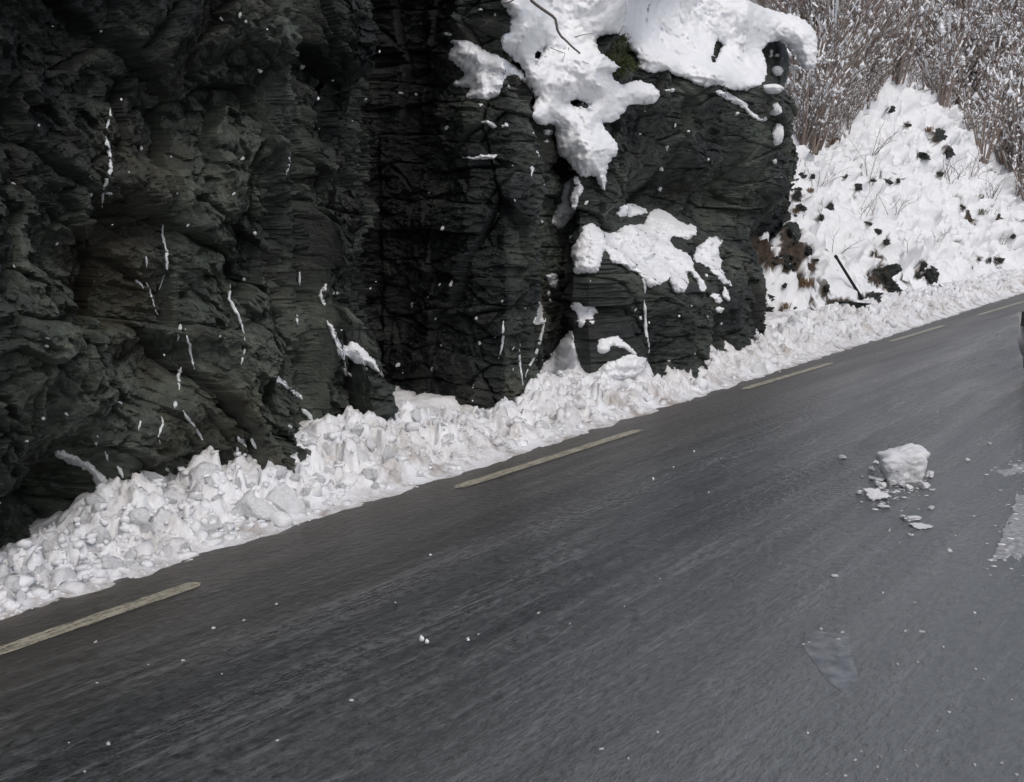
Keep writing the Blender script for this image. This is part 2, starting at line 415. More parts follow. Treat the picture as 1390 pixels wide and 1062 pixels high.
# large forms: control points (pixel x, pixel y, offset in metres; minus = back into the hill)
ctrl = [(40, 660, -.55), (80, 645, -.4), (20, 700, -.5), (110, 612, -.05), (60, 480, .35), (120, 500, .38), (40, 560, .32), (148, 560, .3), (172, 480, -.4), (166, 430, -.3), (185, 520, -.25), (140, 305, -.4), (90, 300, -.1),
        (338, 320, -.45), (345, 365, -.4), (350, 250, -.3), (300, 430, .18), (270, 560, .25), (215, 625, .2), (340, 565, .22), (324, 532, -.2), (400, 520, .25), (400, 440, -.15), (60, 90, -.3), (230, 30, .2), (280, 110, -.25), (420, 120, .2),
        (478, 250, -.4), (480, 400, -.35), (490, 330, -.45), (502, 420, -.35), (484, 160, -.3), (240, 250, .15), (200, 200, -.2), (10, 330, .1), (300, 330, .2), (420, 330, .2), (440, 480, .25),
        (20, 60, -.1), (20, 250, 0), (60, 330, -.25), (150, 40, -.12), (150, 250, -.05), (110, 420, .28), (40, 560, .2), (150, 540, .22), (180, 600, .05), (190, 470, -.12), (230, 400, -.05),
        (300, 60, -.1), (300, 250, .02), (300, 420, .05), (250, 560, .08), (330, 500, .1), (380, 560, .12), (360, 430, .0), (390, 480, .05), (340, 330, -.15), (400, 200, .0), (430, 60, .05), (20, 640, .1), (30, 690, -.25),
        (440, 350, .05), (470, 520, .08), (490, 480, .0), (500, 560, .05), (450, 250, .02), (470, 60, .05), (500, 300, -.1),
        (540, 60, -.2), (540, 300, 0), (540, 480, 0), (600, 200, -.1), (600, 400, 0), (650, 100, -.25), (650, 300, 0), (650, 480, .02),
        (620, 70, -.05), (660, 130, .0), (690, 100, -.35), (705, 150, .05), (705, 300, .05), (705, 450, .05), (660, 20, .05),
        (760, 300, .0), (760, 420, .0), (755, 230, -.15), (790, 180, .05), (800, 120, -.15), (820, 230, .1), (740, 130, .1), (720, 60, -.1), (740, 30, -.5), (760, -20, -.9), (800, 60, -.7), (800, 20, -1.0),
        (840, 140, -.2), (860, 200, -.4), (860, 255, -.6), (900, 265, -.65), (940, 160, -.25), (940, 215, -.35), (1030, 160, -.05), (1030, 230, -.2), (1045, 330, -.35), (1000, 290, -.5), (950, 285, -.7),
        (860, 410, .22), (900, 450, .25), (940, 420, .22), (970, 440, .18), (985, 420, .15), (800, 420, .0), (800, 470, .15), (850, 285, -.65), (880, 340, -.15), (800, 340, .12), (940, 350, -.12), (980, 390, .05), (930, 385, .15), (820, 310, -.3), (760, 260, .05), (1015, 430, -.5), (1012, 390, -.55), (1020, 350, -.5),
        (850, 105, -.2), (900, 110, -.15), (960, 122, -.05), (1020, 122, .0), (1080, 100, .05),
        (860, 60, -.9), (900, 60, -.9), (960, 75, -.7), (1020, 80, -.5), (1080, 60, -.3), (900, 20, -1.6), (980, 20, -1.5), (1050, 35, -.9), (900, -30, -2.6), (1000, -30, -2.5), (900, -80, -3.6), (1000, -80, -3.4), (800, -60, -2.6), (720, -60, -1.4)]
cp = []
xs_g = np.array([p[0] for p in guide_px], float)
for (x, y, d) in ctrl:
    u = u_of_px(x)
    g = guide(u); t_ = guide(u + 0.1) - guide(u - 0.1); t_ /= np.linalg.norm(t_); n_ = np.array([t_[1], -t_[0]])
    v = ray(x, y); vn = v[:2] @ n_
    s0 = (g @ n_ + d) / vn if vn < -0.15 else (g @ n_) / min(vn, -0.15)
    P = v * s0 + CAM
    cp.append((u + (P[:2] - g) @ t_, P[2], d))
cp = np.array(cp)
cu = np.linspace(0, GU[-1], 260); cz = np.linspace(-0.4, 9, 150)
CU, CZ = np.meshgrid(cu, cz, indexing='ij')
wu = CU + 0.18 * fbm(CU * 1.3, CZ * 1.3, 3, 31); wz = CZ + 0.18 * fbm(CU * 1.3 + 40, CZ * 1.3, 3, 33)
num = np.zeros_like(CU); den = np.zeros_like(CU)
for (u, z, d) in cp:
    ww = 1 / ((wu - u) ** 2 + (wz - z) ** 2 + 0.02) ** 2.2
    num += ww * d; den += ww
CD = num / den
def bil(A, u, z):
    fi = np.clip((u - cu[0]) / (cu[1] - cu[0]), 0, len(cu) - 1.001); fj = np.clip((z - cz[0]) / (cz[1] - cz[0]), 0, len(cz) - 1.001)
    i = fi.astype(int); j = fj.astype(int); a = fi - i; b = fj - j
    return A[i, j] * (1 - a) * (1 - b) + A[i + 1, j] * a * (1 - b) + A[i, j + 1] * (1 - a) * b + A[i + 1, j + 1] * a * b
D = bil(CD, U, Z)
right = sstep(u_of_px(500), u_of_px(560), U)              # bedded stone right of the gully
capm = np.clip(sstep(u_of_px(690), u_of_px(720), U) * sstep(3.6, 4.1, Z - 0.02 * (U - U_OUT)), 0, 1)   # smoother under the snow cap
# --- left: blocky, foliation dipping to the right
wx = 0.16 * fbm(U * 0.9, Z * 0.9, 2, 51); wy = 0.16 * fbm(U * 0.9 + 9, Z * 0.9, 2, 52)
jx = 0.022 * fbm(U * 11, Z * 11, 3, 53); jy = 0.022 * fbm(U * 11 + 9, Z * 11, 3, 54)
ca, sa = math.cos(math.radians(-38)), math.sin(math.radians(-38))
a1 = ca * (U + wx) - sa * (Z + wy) * -1; 
ru = ca * (U + wx + jx) + sa * (Z + wy + jy); rz_ = -sa * (U + wx + jx) + ca * (Z + wy + jy)
f1, e1 = facets(ru / 1.5, rz_ / 0.75, 101, 1.2)
f2, e2 = facets(ru / 0.46 + 3, rz_ / 0.32, 111, 1.4)
f3, e3 = facets(ru / 0.15 + 5, rz_ / 0.10, 121, 1.5)
f4, e4 = facets(ru / 0.058 + 7, rz_ / 0.042, 131, 1.5)
f5, e5 = facets(U / 0.62 + wx * 2 + 11, Z / 0.95 + wy, 141, 1.3)
left = 0.14 * f1 + 0.085 * f2 + 0.040 * f3 + 0.017 * f4 + 0.14 * f5 + 0.035 * fbm(U * 7, Z * 7, 5, 61, 0.6, True) - 0.05 * np.exp(-(e5 / 0.04) ** 2)
left -= 0.07 * np.exp(-(e1 / 0.05) ** 2) + 0.03 * np.exp(-(e2 / 0.06) ** 2)
# --- right: thin horizontal beds with vertical joints
dip = Z + 0.05 * U
b1, q1 = facets((U + wx) / 0.9 + 2, (dip + 0.12 * wy) / 0.30, 201, 0.9)
b2, q2 = facets((U + wx) / 0.32 + 4, (dip + 0.10 * wy) / 0.11, 211, 0.8)
b3, q3 = facets((U + wx) / 0.12 + 6, (dip + 0.08 * wy) / 0.038, 221, 0.9)
f6, e6 = facets(U / 0.7 + wx + 21, Z / 1.1 + wy, 231, 1.0)
rgt = 0.050 * b1 + 0.030 * b2 + 0.014 * b3 + 0.11 * f6 + 0.016 * fbm(U * 7, dip * 18, 5, 71, 0.6, True) - 0.06 * np.exp(-(e6 / 0.03) ** 2)
rgt -= 0.04 * np.exp(-(q1 / 0.05) ** 2)
det = left * (1 - right) + rgt * right
D = D + det * (1 - 0.75 * capm)
uend = u_of_px(1062)
rl = sstep(u_of_px(640), u_of_px(720), U) * (U < uend)
D = D - np.clip(Z - 5.0, 0, None) * 0.15 * (1 - rl) - np.clip(Z - 4.9, 0, None) * 3.2 * rl
for fa, fb in ((402, 413), (509, 519), (728, 738)):
    fm_ = sstep(u_of_px(fa) - 0.06, u_of_px(fa) + 0.02, U) * sstep(u_of_px(fb) + 0.05, u_of_px(fb) - 0.05, U)
    D = D - fm_ * (0.85 * np.clip(D, 0, None) + 0.10 - 0.04 * f3 - 0.02 * f4 - 0.05 * f2)
# low block standing forward under the ragged ledge, with hollows beside and above it
def wall_px(DD):
    return proj(np.stack([G[:, 0][:, None] + gn[:, 0][:, None] * np.maximum(DD, -.6), G[:, 1][:, None] + gn[:, 1][:, None] * np.maximum(DD, -.6) + 0 * Z, Z], -1))[:2]
qx, qy = wall_px(D)
qx = qx + 6 * fbm(U * 4, Z * 4, 3, 91); qy = qy + 6 * fbm(U * 4 + 7, Z * 4, 3, 92)
blk = sstep(776, 790, qx) * sstep(1006, 992, qx) * sstep(285, 400, qy + 0 * qx) * (U > u_of_px(774))
D = D + 0.48 * blk
D = D - 0.5 * sstep(1000, 1012, qx) * sstep(1075, 1040, qx) * sstep(300, 360, qy) * (U > u_of_px(780))
D = D - 0.35 * sstep(850, 875, qx) * sstep(1010, 960, qx) * np.exp(-((qy - 268) / 28) ** 2) * (U > u_of_px(780))
# overhanging right end of the outcrop
end = sstep(u_of_px(900), u_of_px(1060), U)
DN = np.maximum(D, -0.6); DW = np.minimum(D + 0.6, 0)      # deep set-backs run straight into the hill
PX = G[:, 0][:, None] + gn[:, 0][:, None] * DN + DW
PY = G[:, 1][:, None] + gn[:, 1][:, None] * DN + end * 0.36 * np.clip(Z - 0.3, 0, 4.6)
ZZ = np.where(Z > 5.6, Z + (5.6 + (Z - 5.6) * 0.25 - Z) * rl, Z)
ZZ = np.where(U >= uend, np.minimum(ZZ, 4.6), ZZ)
VV = np.stack([PX, PY, ZZ], -1)
# weathered / wet tone, with recess shade painted darker and the rib paler
tone = 0.40 + 1.2 * fbm(U * 0.55, Z * 0.4, 4, 81) + 0.6 * fbm(U * 2.4, Z * 2.0, 4, 83)
tone += 0.45 * sstep(2.6, 1.0, Z) * (1 - sstep(u_of_px(410), u_of_px(520), U))
tone -= 0.40 * right * sstep(u_of_px(700), u_of_px(660), U)  # recess wall darkened: its shade painted in along with the black stone
tone += 0.25 * (sstep(u_of_px(684), u_of_px(692), U) * sstep(u_of_px(738), u_of_px(728), U))
tone = np.clip(tone, 0, 1)
nz = len(zs)
SPLIT = int(np.searchsorted(us, u_of_px(740)))
def cliff_part(name, i0, i1, label):
    Vc = VV[i0:i1].reshape(-1, 3)
    o = link(name, mesh_np(name, Vc, grid_faces(i1 - i0, nz), M['rock'], False, {'tone': tone[i0:i1].ravel()}))
    return tag(o, label, None, None, 'structure')
cliff_part('rock_cliff', 0, SPLIT + 1, 'tall dark blocky rock face filling the left half beside the road')
cliff_part('rock_outcrop', SPLIT, len(us), 'black bedded rock outcrop with overhanging end under the snow cap')
# top sheet behind the cliff crest
iu = np.arange(0, int(np.searchsorted(us, u_of_px(1040))), 6)
crest = VV[iu, -1]
back = crest + np.concatenate([-gn[iu] * 0 + np.array([-14.0, 2.0]), np.full((len(iu), 1), 0.5)], 1)
Vt = np.stack([crest, crest * 0.6 + back * 0.4, back], 1).reshape(-1, 3)
o = link('hilltop', mesh_np('hilltop', Vt, grid_faces(len(iu), 3), M['snow'])); tag(o, None, None, None, 'structure')

# ------------------------------------------------------------------ hillside right of the outcrop
ROCKS = [((1194, 376), 17, 15, 'dark rock just right of the leaning pole'), ((1143, 414), 26, 9, 'long low black rock at the foot of the leaning pole'), ((1178, 408), 16, 9, 'black rock wedged between the low rock and the bank'), ((1207, 390), 11, 9, 'small dark rock at the right end of the pole rocks'),
 ((1252, 358), 6, 7, 'uppermost rock of the slanting dark row'), ((1262, 374), 8, 8, 'middle rock of the slanting dark row'), ((1275, 396), 7, 6, 'lowest rock of the slanting dark row'), ((1245, 375), 5, 5, 'brownish rock left of the slanting row'), ((1300, 415), 7, 4, 'dark rubble rock on the bank crest'),
 ((1072, 323), 13, 18, 'brown broken rock beside the outcrop end'), ((1066, 358), 11, 16, 'brown rock below the broken one beside the outcrop'), ((1094, 341), 6, 5, 'small brown rock right of the broken pair'), ((1103, 355), 5, 4, 'small dark rock under the small brown one'),
 ((1041, 420), 9, 5, 'flat rock at the outcrop foot'), ((1030, 444), 9, 4, 'low rock in the bank at the outcrop foot'), ((1120, 392), 6, 5, 'dark rock left of the pole foot'), ((1126, 278), 5, 5, 'reddish rock on the upper left slope'), ((1112, 296), 4, 4, 'dark rock under the reddish one'), ((1079, 268), 6, 7, 'rock at the edge of the outcrop above the broken pair'),
 ((1355, 354), 6, 6, 'dark pointed rock low on the right slope'), ((1341, 354), 3, 4, 'small rock left of the dark pointed one'), ((1328, 354), 3, 2.5, 'tiny rock farthest left of the pointed one'), ((1307, 282), 3, 4, 'lone dark rock on the open right slope'), ((1164, 256), 4, 5, 'dark rock under the tall thin stems'), ((1147, 241), 3, 4, 'dark gap rock left of the tall stems'),
 ((1184, 245), 5, 2.5, 'left rock of the dark bedded line under the knoll'), ((1203, 246), 6, 2.5, 'middle rock of the dark bedded line under the knoll'), ((1219, 246), 3, 3, 'right rock of the dark bedded line under the knoll'), ((1203, 327), 4, 4, 'dark rock at the tail of the diagonal stone line'), ((1190, 315), 4, 3, 'rock midway on the diagonal stone line'), ((1178, 304), 4, 4, 'rock at the head of the diagonal stone line'), ((1183, 345), 2.5, 6, 'upright sliver of rock above the pole rocks'),
 ((1269, 186), 9, 9, 'big brown rock bared under the knoll'), ((1252, 212), 10, 4, 'flat dark rock left of the big bared one'), ((1285, 204), 7, 7, 'black rock right of the big bared one'), ((1206, 150), 5, 4, 'dark rock on the left shoulder of the knoll'), ((1230, 171), 4, 4, 'small rock on the knoll face'), ((1275, 238), 5, 6, 'dark rock under the bared group'), ((1383, 228), 8, 9, 'dark rock at the right edge of the slope crest'), ((1366, 206), 5, 5, 'dark rock left of the crest edge rock'), ((1290, 134), 4, 3.5, 'snow topped rock in the thicket behind the knoll'), ((1373, 321), 3, 3, 'small rock far right on the slope')]

hp = path_pts(bank_x, 12.0, 33.0, 32.0, 75, 260)
hseg = np.concatenate([[0], np.cumsum(np.linalg.norm(np.diff(hp, axis=0), axis=1))])
hs_ = np.concatenate([np.arange(0, 32, 0.06), np.arange(32, hseg[-1], 0.35)])
hw = np.concatenate([np.arange(0, 7, 0.035), np.arange(7, 16, 0.15), np.geomspace(16, 75, 40)])
hx = np.interp(hs_, hseg, hp[:, 0]); hy = np.interp(hs_, hseg, hp[:, 1])
ht = np.stack([np.gradient(hx), np.gradient(hy)], 1); ht /= np.linalg.norm(ht, axis=1)[:, None]
hn = np.stack([-ht[:, 1], ht[:, 0]], 1)
SS, WW = np.meshgrid(hs_ + 12.0, hw, indexing='ij')
back0 = 0.75 + 1.1 * sstep(18.5, 16.5, SS)
w1 = np.clip(WW - back0, 0, None)
zz = np.where(w1 < 4.2, w1 * 1.38, 4.2 * 1.38 + 0.8 * 18 * (1 - np.exp(-(w1 - 4.2) / 18)))
zz = zz - 0.9 * sstep(1.8, 5, w1) * sstep(30, 24, SS)                       # lower shoulder near the outcrop
zz += 0.5 * np.exp(-((SS - 34.5) / 4.0) ** 2 - ((w1 - 4.0) / 1.6) ** 2) + 0.9 * sstep(26, 32, SS) * sstep(0.8, 2.5, w1) * fbm(SS * 0.30, w1 * 0.45, 3, 299)      # knoll
zz -= 1.6 * sstep(38, 44, SS) * sstep(0.2, 3, w1) * sstep(14, 6, w1)        # hollow past the spur
grow = sstep(0.0, 0.8, w1)
AW = WW * 1.6
lum = 0.40 * fbm(SS * 0.45, AW * 0.5, 4, 301) + 0.26 * fbm(SS * 1.3, AW * 1.3, 3, 305)
fc, fe = facets(SS / 0.7 + 0.5 * fbm(SS * 1.2, AW * 1.2, 2, 311), AW / 0.55 + 0.5 * fbm(SS * 1.2 + 30, AW * 1.2, 2, 313), 321, 0.8)
f2_, fe2 = facets(SS / 0.28 + 0.5 * fbm(SS * 3, AW * 3, 2, 315), AW / 0.24, 325, 0.8)
lum += 0.10 * fc + 0.045 * f2_ + 0.16 * np.abs(fbm(SS * 2.6, AW * 2.6, 3, 331)) - 0.09 * np.exp(-(fe / 0.09) ** 2) - 0.03 * np.exp(-(fe2 / 0.08) ** 2) + 0.035 * fbm(SS * 8, AW * 8, 3, 333)
DL = grow * lum * (1 + 0.012 * SS)
zz = zz + 0.62 * DL
zz = np.where(WW < 0.3, -0.05 + 0.1 * WW, zz)
WD = WW - 0.78 * DL
HV = np.stack([hx[:, None] + hn[:, 0][:, None] * WD, hy[:, None] + hn[:, 1][:, None] * WD, zz], -1)
bare = np.zeros_like(zz)
bn = fbm(SS * 0.9, WW * 1.1, 4, 341) + 0.5 * fbm(SS * 3, WW * 3, 3, 345)
bare = sstep(0.42, 0.55, bn) * sstep(0.2, 0.5, w1)
bare = np.maximum(bare, sstep(3.8, 5.0, w1 + 0.8 * bn - 3.5 * sstep(35, 41, SS) * sstep(60, 50, SS)) * (0.80 + 0.5 * fbm(SS * 1.1, WW * 1.1, 3, 351)))
hpx, hpy, hpf = proj(HV)
wob = 0.7 * fbm(SS * 3.5, AW * 3.5, 4, 361, 0.65)
for (rx, ry), rw, rh, _l in ROCKS:                         # earth and stone laid bare round each rock
    q = np.hypot((hpx - rx) / (rw * 1.05), (hpy - ry) / (rh * 1.0)) + wob
    bare = np.maximum(bare, sstep(1.0, 0.9, q) * (hpf > 1))

bn2 = fbm(SS * 1.6, AW * 1.6, 5, 347, 0.6)
bare = np.maximum(bare, sstep(20.0, 18.6, SS + 1.2 * bn) * sstep(-0.02, 0.06, bn2))
hill = link('hillside', mesh_np('hillside', HV.reshape(-1, 3), grid_faces(len(hs_), len(hw)), M['hill'], True, {'bare': np.clip(bare, 0, 1).ravel()}))
tag(hill, 'steep snow covered hillside rising from the road beyond the outcrop', None, None, 'structure')

# ------------------------------------------------------------------ ray casting on rock and hillside
def bvh_of(V, nu, nv):
    return BVHTree.FromPolygons([tuple(p) for p in V.reshape(-1, 3)], [tuple(f) for f in grid_faces(nu, nv)])
ci = np.unique(np.append(np.arange(0, len(us), 2), len(us) - 1)); cj = np.unique(np.append(np.arange(0, nz, 2), nz - 1))
B_CLIFF = bvh_of(VV[np.ix_(ci, cj)], len(ci), len(cj))
hi_ = np.arange(0, len(hs_), 2); hj_ = np.arange(0, len(hw), 2)
B_HILL = bvh_of(HV[np.ix_(hi_, hj_)], len(hi_), len(hj_))
ORI = Vector(CAM)
def cast(x, y, trees=None):
    v = Vector(ray(x, y)); ln = v.length; best = None
    for T in (trees or (B_CLIFF, B_HILL)):
        h = T.ray_cast(ORI, v, 400)
        if h[0] is not None and (best is None or h[3] < best[2]): best = (h[0], h[1], h[3])
    if best is None: return None
    return np.array(best[0]), np.array(best[1]), best[2] / ln
def castt(xs, ys, trees=None):
    out = np.full(len(xs), np.nan)
    for i, (x, y) in enumerate(zip(xs, ys)):
        h = cast(x, y, trees)
        if h: out[i] = h[2]
    return out

# ------------------------------------------------------------------ ploughed snow bank
bound = [(-140, 790), (0, 735), (25, 735), (40, 708), (75, 700), (95, 688), (120, 655), (160, 650), (195, 655), (240, 635), (280, 615), (330, 600), (400, 600), (414, 568), (450, 566), (508, 556),
         (560, 526), (612, 530), (632, 548), (662, 552), (690, 545), (705, 528), (728, 512), (760, 512), (800, 500), (850, 490), (900, 492), (925, 486), (960, 475), (1000, 455), (1030, 446), (1055, 440)]
fy, fz, fw_ = [], [], []
for x, y in bound:
    h = cast(x, y, (B_CLIFF,))
    if h:
        P = h[0]; fy.append(P[1]); fz.append(P[2]); fw_.append(bank_x(P[1]) - P[0])
o_ = np.argsort(fy); fy = np.array(fy)[o_]; fz = np.array(fz)[o_]; fw_ = np.array(fw_)[o_]
bp = path_pts(bank_x, -8.0, 33.0, 32.0, 40, 400)
bseg = np.concatenate([[0], np.cumsum(np.linalg.norm(np.diff(bp, axis=0), axis=1))]) - 8.0
bs = np.concatenate([np.arange(-7.9, 1.5, 0.08), np.arange(1.5, 9, 0.018), np.arange(9, 20, 0.03), np.arange(20, 36, 0.07), np.arange(36, bseg[-1], 0.3)])
bw = np.concatenate([np.arange(-0.30, 1.3, 0.02), np.arange(1.3, 3.2, 0.05)])
bx = np.interp(bs, bseg, bp[:, 0]); by = np.interp(bs, bseg, bp[:, 1])
bt = np.stack([np.gradient(bx), np.gradient(by)], 1); bt /= np.linalg.norm(bt, axis=1)[:, None]; bn_ = np.stack([-bt[:, 1], bt[:, 0]], 1)
def bank_h(s, w_):
    far = sstep(15.5, 18.5, s)
    num = 0.0; den = 0.0; num1 = 0.0; den1 = 0.0
    for y_, z_, v_ in zip(fy, fz, fw_):
        k_ = 1 / ((s - y_) ** 2 + (w_ - v_) ** 2 + 0.01) ** 2; num = num + k_ * z_; den = den + k_
        k_ = 1 / ((s - y_) ** 2 + (0.8 - v_) ** 2 + 0.03) ** 2; num1 = num1 + k_ * z_; den1 = den1 + k_
    zf = (num / den) * (1 - far) + 0.45 * far; zc = (num1 / den1) * (1 - far) + 0.45 * far
    wf = 1.0
    n1 = fbm(s * 1.1, w_ * 1.3, 3, 401); n2 = fbm(s * 4.5, w_ * 4.5, 3, 405)
    cf, ce = facets(s / 0.17 + 0.5 * n2, w_ / 0.14 + 0.4 * n1, 411, 0.9)
    c2, _ = facets(s / 0.075 + 0.4 * n2, w_ / 0.065, 421, 0.9)
    wc = 0.52 + 0.12 * n1
    zf = zf - 0.05
    crest = np.minimum(zc * 0.62, 0.36) * (1 + 0.25 * n1)
    front = crest * sstep(-0.02, 1.0, w_ / np.clip(wc, 0.15, None)) ** 0.85
    h = np.where(w_ < wc, front, crest + (zf - crest) * sstep(0, 1, (w_ - wc) / 0.45))
    k = sstep(0.03, 0.28, w_) * (1 - 0.75 * sstep(0.75, 1.2, w_))
    n3 = fbm(s * 14, w_ * 14, 3, 407)
    h = h + k * (0.075 * n2 + 0.070 * cf + 0.036 * c2 + 0.030 * n3 - 0.03 * np.exp(-(ce / 0.07) ** 2))
    h = h + 0.018 * sstep(-0.30, 0.05, w_) + 0.016 * fbm(s * 3.5, w_ * 7, 4, 431) - 0.016 * sstep(0.1, -0.28, w_) - 0.006
    return h
BS, BW = np.meshgrid(bs, bw, indexing='ij')
BZ = bank_h(BS, BW)
BV = np.stack([bx[:, None] + bn_[:, 0][:, None] * BW, by[:, None] + bn_[:, 1][:, None] * BW, BZ], -1)
spl = np.clip(sstep(0.55, 0.0, BW + 0.25 * fbm(BS * 1.2, BW * 2, 3, 441)) * sstep(-0.05, 0.35, fbm(BS * 2.6, BW * 3.2, 5, 443, 0.65)) * 1.0 + 0.6 * sstep(0.02, -0.2, BW), 0, 1)
bank = link('snow_bank', mesh_np('snow_bank', BV.reshape(-1, 3), grid_faces(len(bs), len(bw)), M['bank'], True, {'splash': spl.ravel()}))
tag(bank, 'long ploughed bank of lumpy dirty snow between the road and the rock', 'snow bank')
lumps = [lump_mesh('snow_lump', 500 + i, M['lump'], 3, 0.75, 11, 0.9) for i in range(9)]
small = [lump_mesh('small_lump', 530 + i, M['lump'], 1, 0.7, 6, 0.85) for i in range(5)]
for m_ in small: m_.polygons.foreach_set('use_smooth', [False] * len(m_.polygons))
def bank_pt(s, w_):
    x = np.interp(s, bs, bx); y = np.interp(s, bs, by); nx = np.interp(s, bs, bn_[:, 0]); ny = np.interp(s, bs, bn_[:, 1])
    return np.array([x + nx * w_, y + ny * w_, float(bank_h(np.array([s]), np.array([w_]))[0])])
cand = []
while len(cand) < 300:
    D_ = 1 / RNG.uniform(1 / 21.0, 1 / 2.2); w_ = RNG.beta(1.5, 2.0) * 0.95 + 0.02
    cand.append((D_, w_, min(0.11, 0.038 * math.exp(RNG.normal(0, 0.45)) * (1 + 0.03 * D_))))
for i, (s_, w_, r_) in enumerate(cand):
    o = link('snow_lump', lumps[i % len(lumps)], bank)
    p = bank_pt(s_, w_); o.location = p + np.array([0, 0, -r_ * 0.15])
    o.rotation_euler = tuple(RNG.uniform(0, 6.28, 3)); o.scale = (r_ * RNG.uniform(1.0, 1.7), r_ * RNG.uniform(1.0, 1.6), r_ * RNG.uniform(0.8, 1.3))
acc = Acc(); SV = [mesh_arrays(m_) for m_ in small]
for i in range(2000):
    s_ = 1 / RNG.uniform(1 / 32.0, 1 / 1.8); w_ = RNG.beta(1.1, 1.9) * 1.1 - 0.08
    if w_ < 0: r_ = RNG.uniform(0.006, 0.014)
    else: r_ = 0.021 * math.exp(RNG.normal(0, 0.5)) * (1 + 0.04 * s_)
    Vv, Ff = SV[i % 5]; a = RNG.uniform(0, 6.28); R_ = np.array([[math.cos(a), -math.sin(a), 0], [math.sin(a), math.cos(a), 0], [0, 0, 1]])
    acc.add((Vv * [r_ * RNG.uniform(.8, 1.5), r_, r_ * RNG.uniform(.6, 1.1)]) @ R_.T + bank_pt(s_, w_) + [0, 0, r_ * 0.05], Ff)
o = link('loose_snow', acc.mesh('loose_snow', M['lump']), bank); o['kind'] = 'stuff'

# ------------------------------------------------------------------ snow lying on the rock
def Zm(k, pts):
    ox, oy, sc = {1: (0, 0, 2.656), 2: (0, 350, 2.656), 3: (450, 0, 3.32), 4: (350, 300, 3.32), 5: (700, 200, 3.32), 6: (750, 0, 3.32), 7: (1040, 0, 3.794), 8: (1000, 200, 3.405), 9: (640, 0, 6.036)}[k]
    return [(ox + x / sc, oy + y / sc) for x, y in pts]
def inside(poly, x, y):
    c = np.zeros(x.shape, bool); n = len(poly); j = n - 1
    for i in range(n):
        xi, yi = poly[i]; xj, yj = poly[j]
        c ^= ((yi > y) != (yj > y)) & (x < (xj - xi) * (y - yi) / (yj - yi + 1e-12) + xi)
        j = i
    return c
def edge_near(poly, x, y):
    bd = np.full(x.shape, 1e9); bx_ = x.copy(); by_ = y.copy(); n = len(poly)
    for i in range(n):
        x0, y0 = poly[i - 1]; x1, y1 = poly[i]
        dx, dy = x1 - x0, y1 - y0
        t = np.clip(((x - x0) * dx + (y - y0) * dy) / (dx * dx + dy * dy + 1e-12), 0, 1)
        qx = x0 + t * dx; qy = y0 + t * dy; d = np.hypot(x - qx, y - qy); m = d < bd
        bd = np.where(m, d, bd); bx_ = np.where(m, qx, bx_); by_ = np.where(m, qy, by_)
    return bd, bx_, by_
def smooth_ring(p, n=2):
    p = np.asarray(p, float)
    for _ in range(n):
        q = np.roll(p, -1, 0); p = np.stack([p * 0.75 + q * 0.25, p * 0.25 + q * 0.75], 1).reshape(-1, 2)
    return p
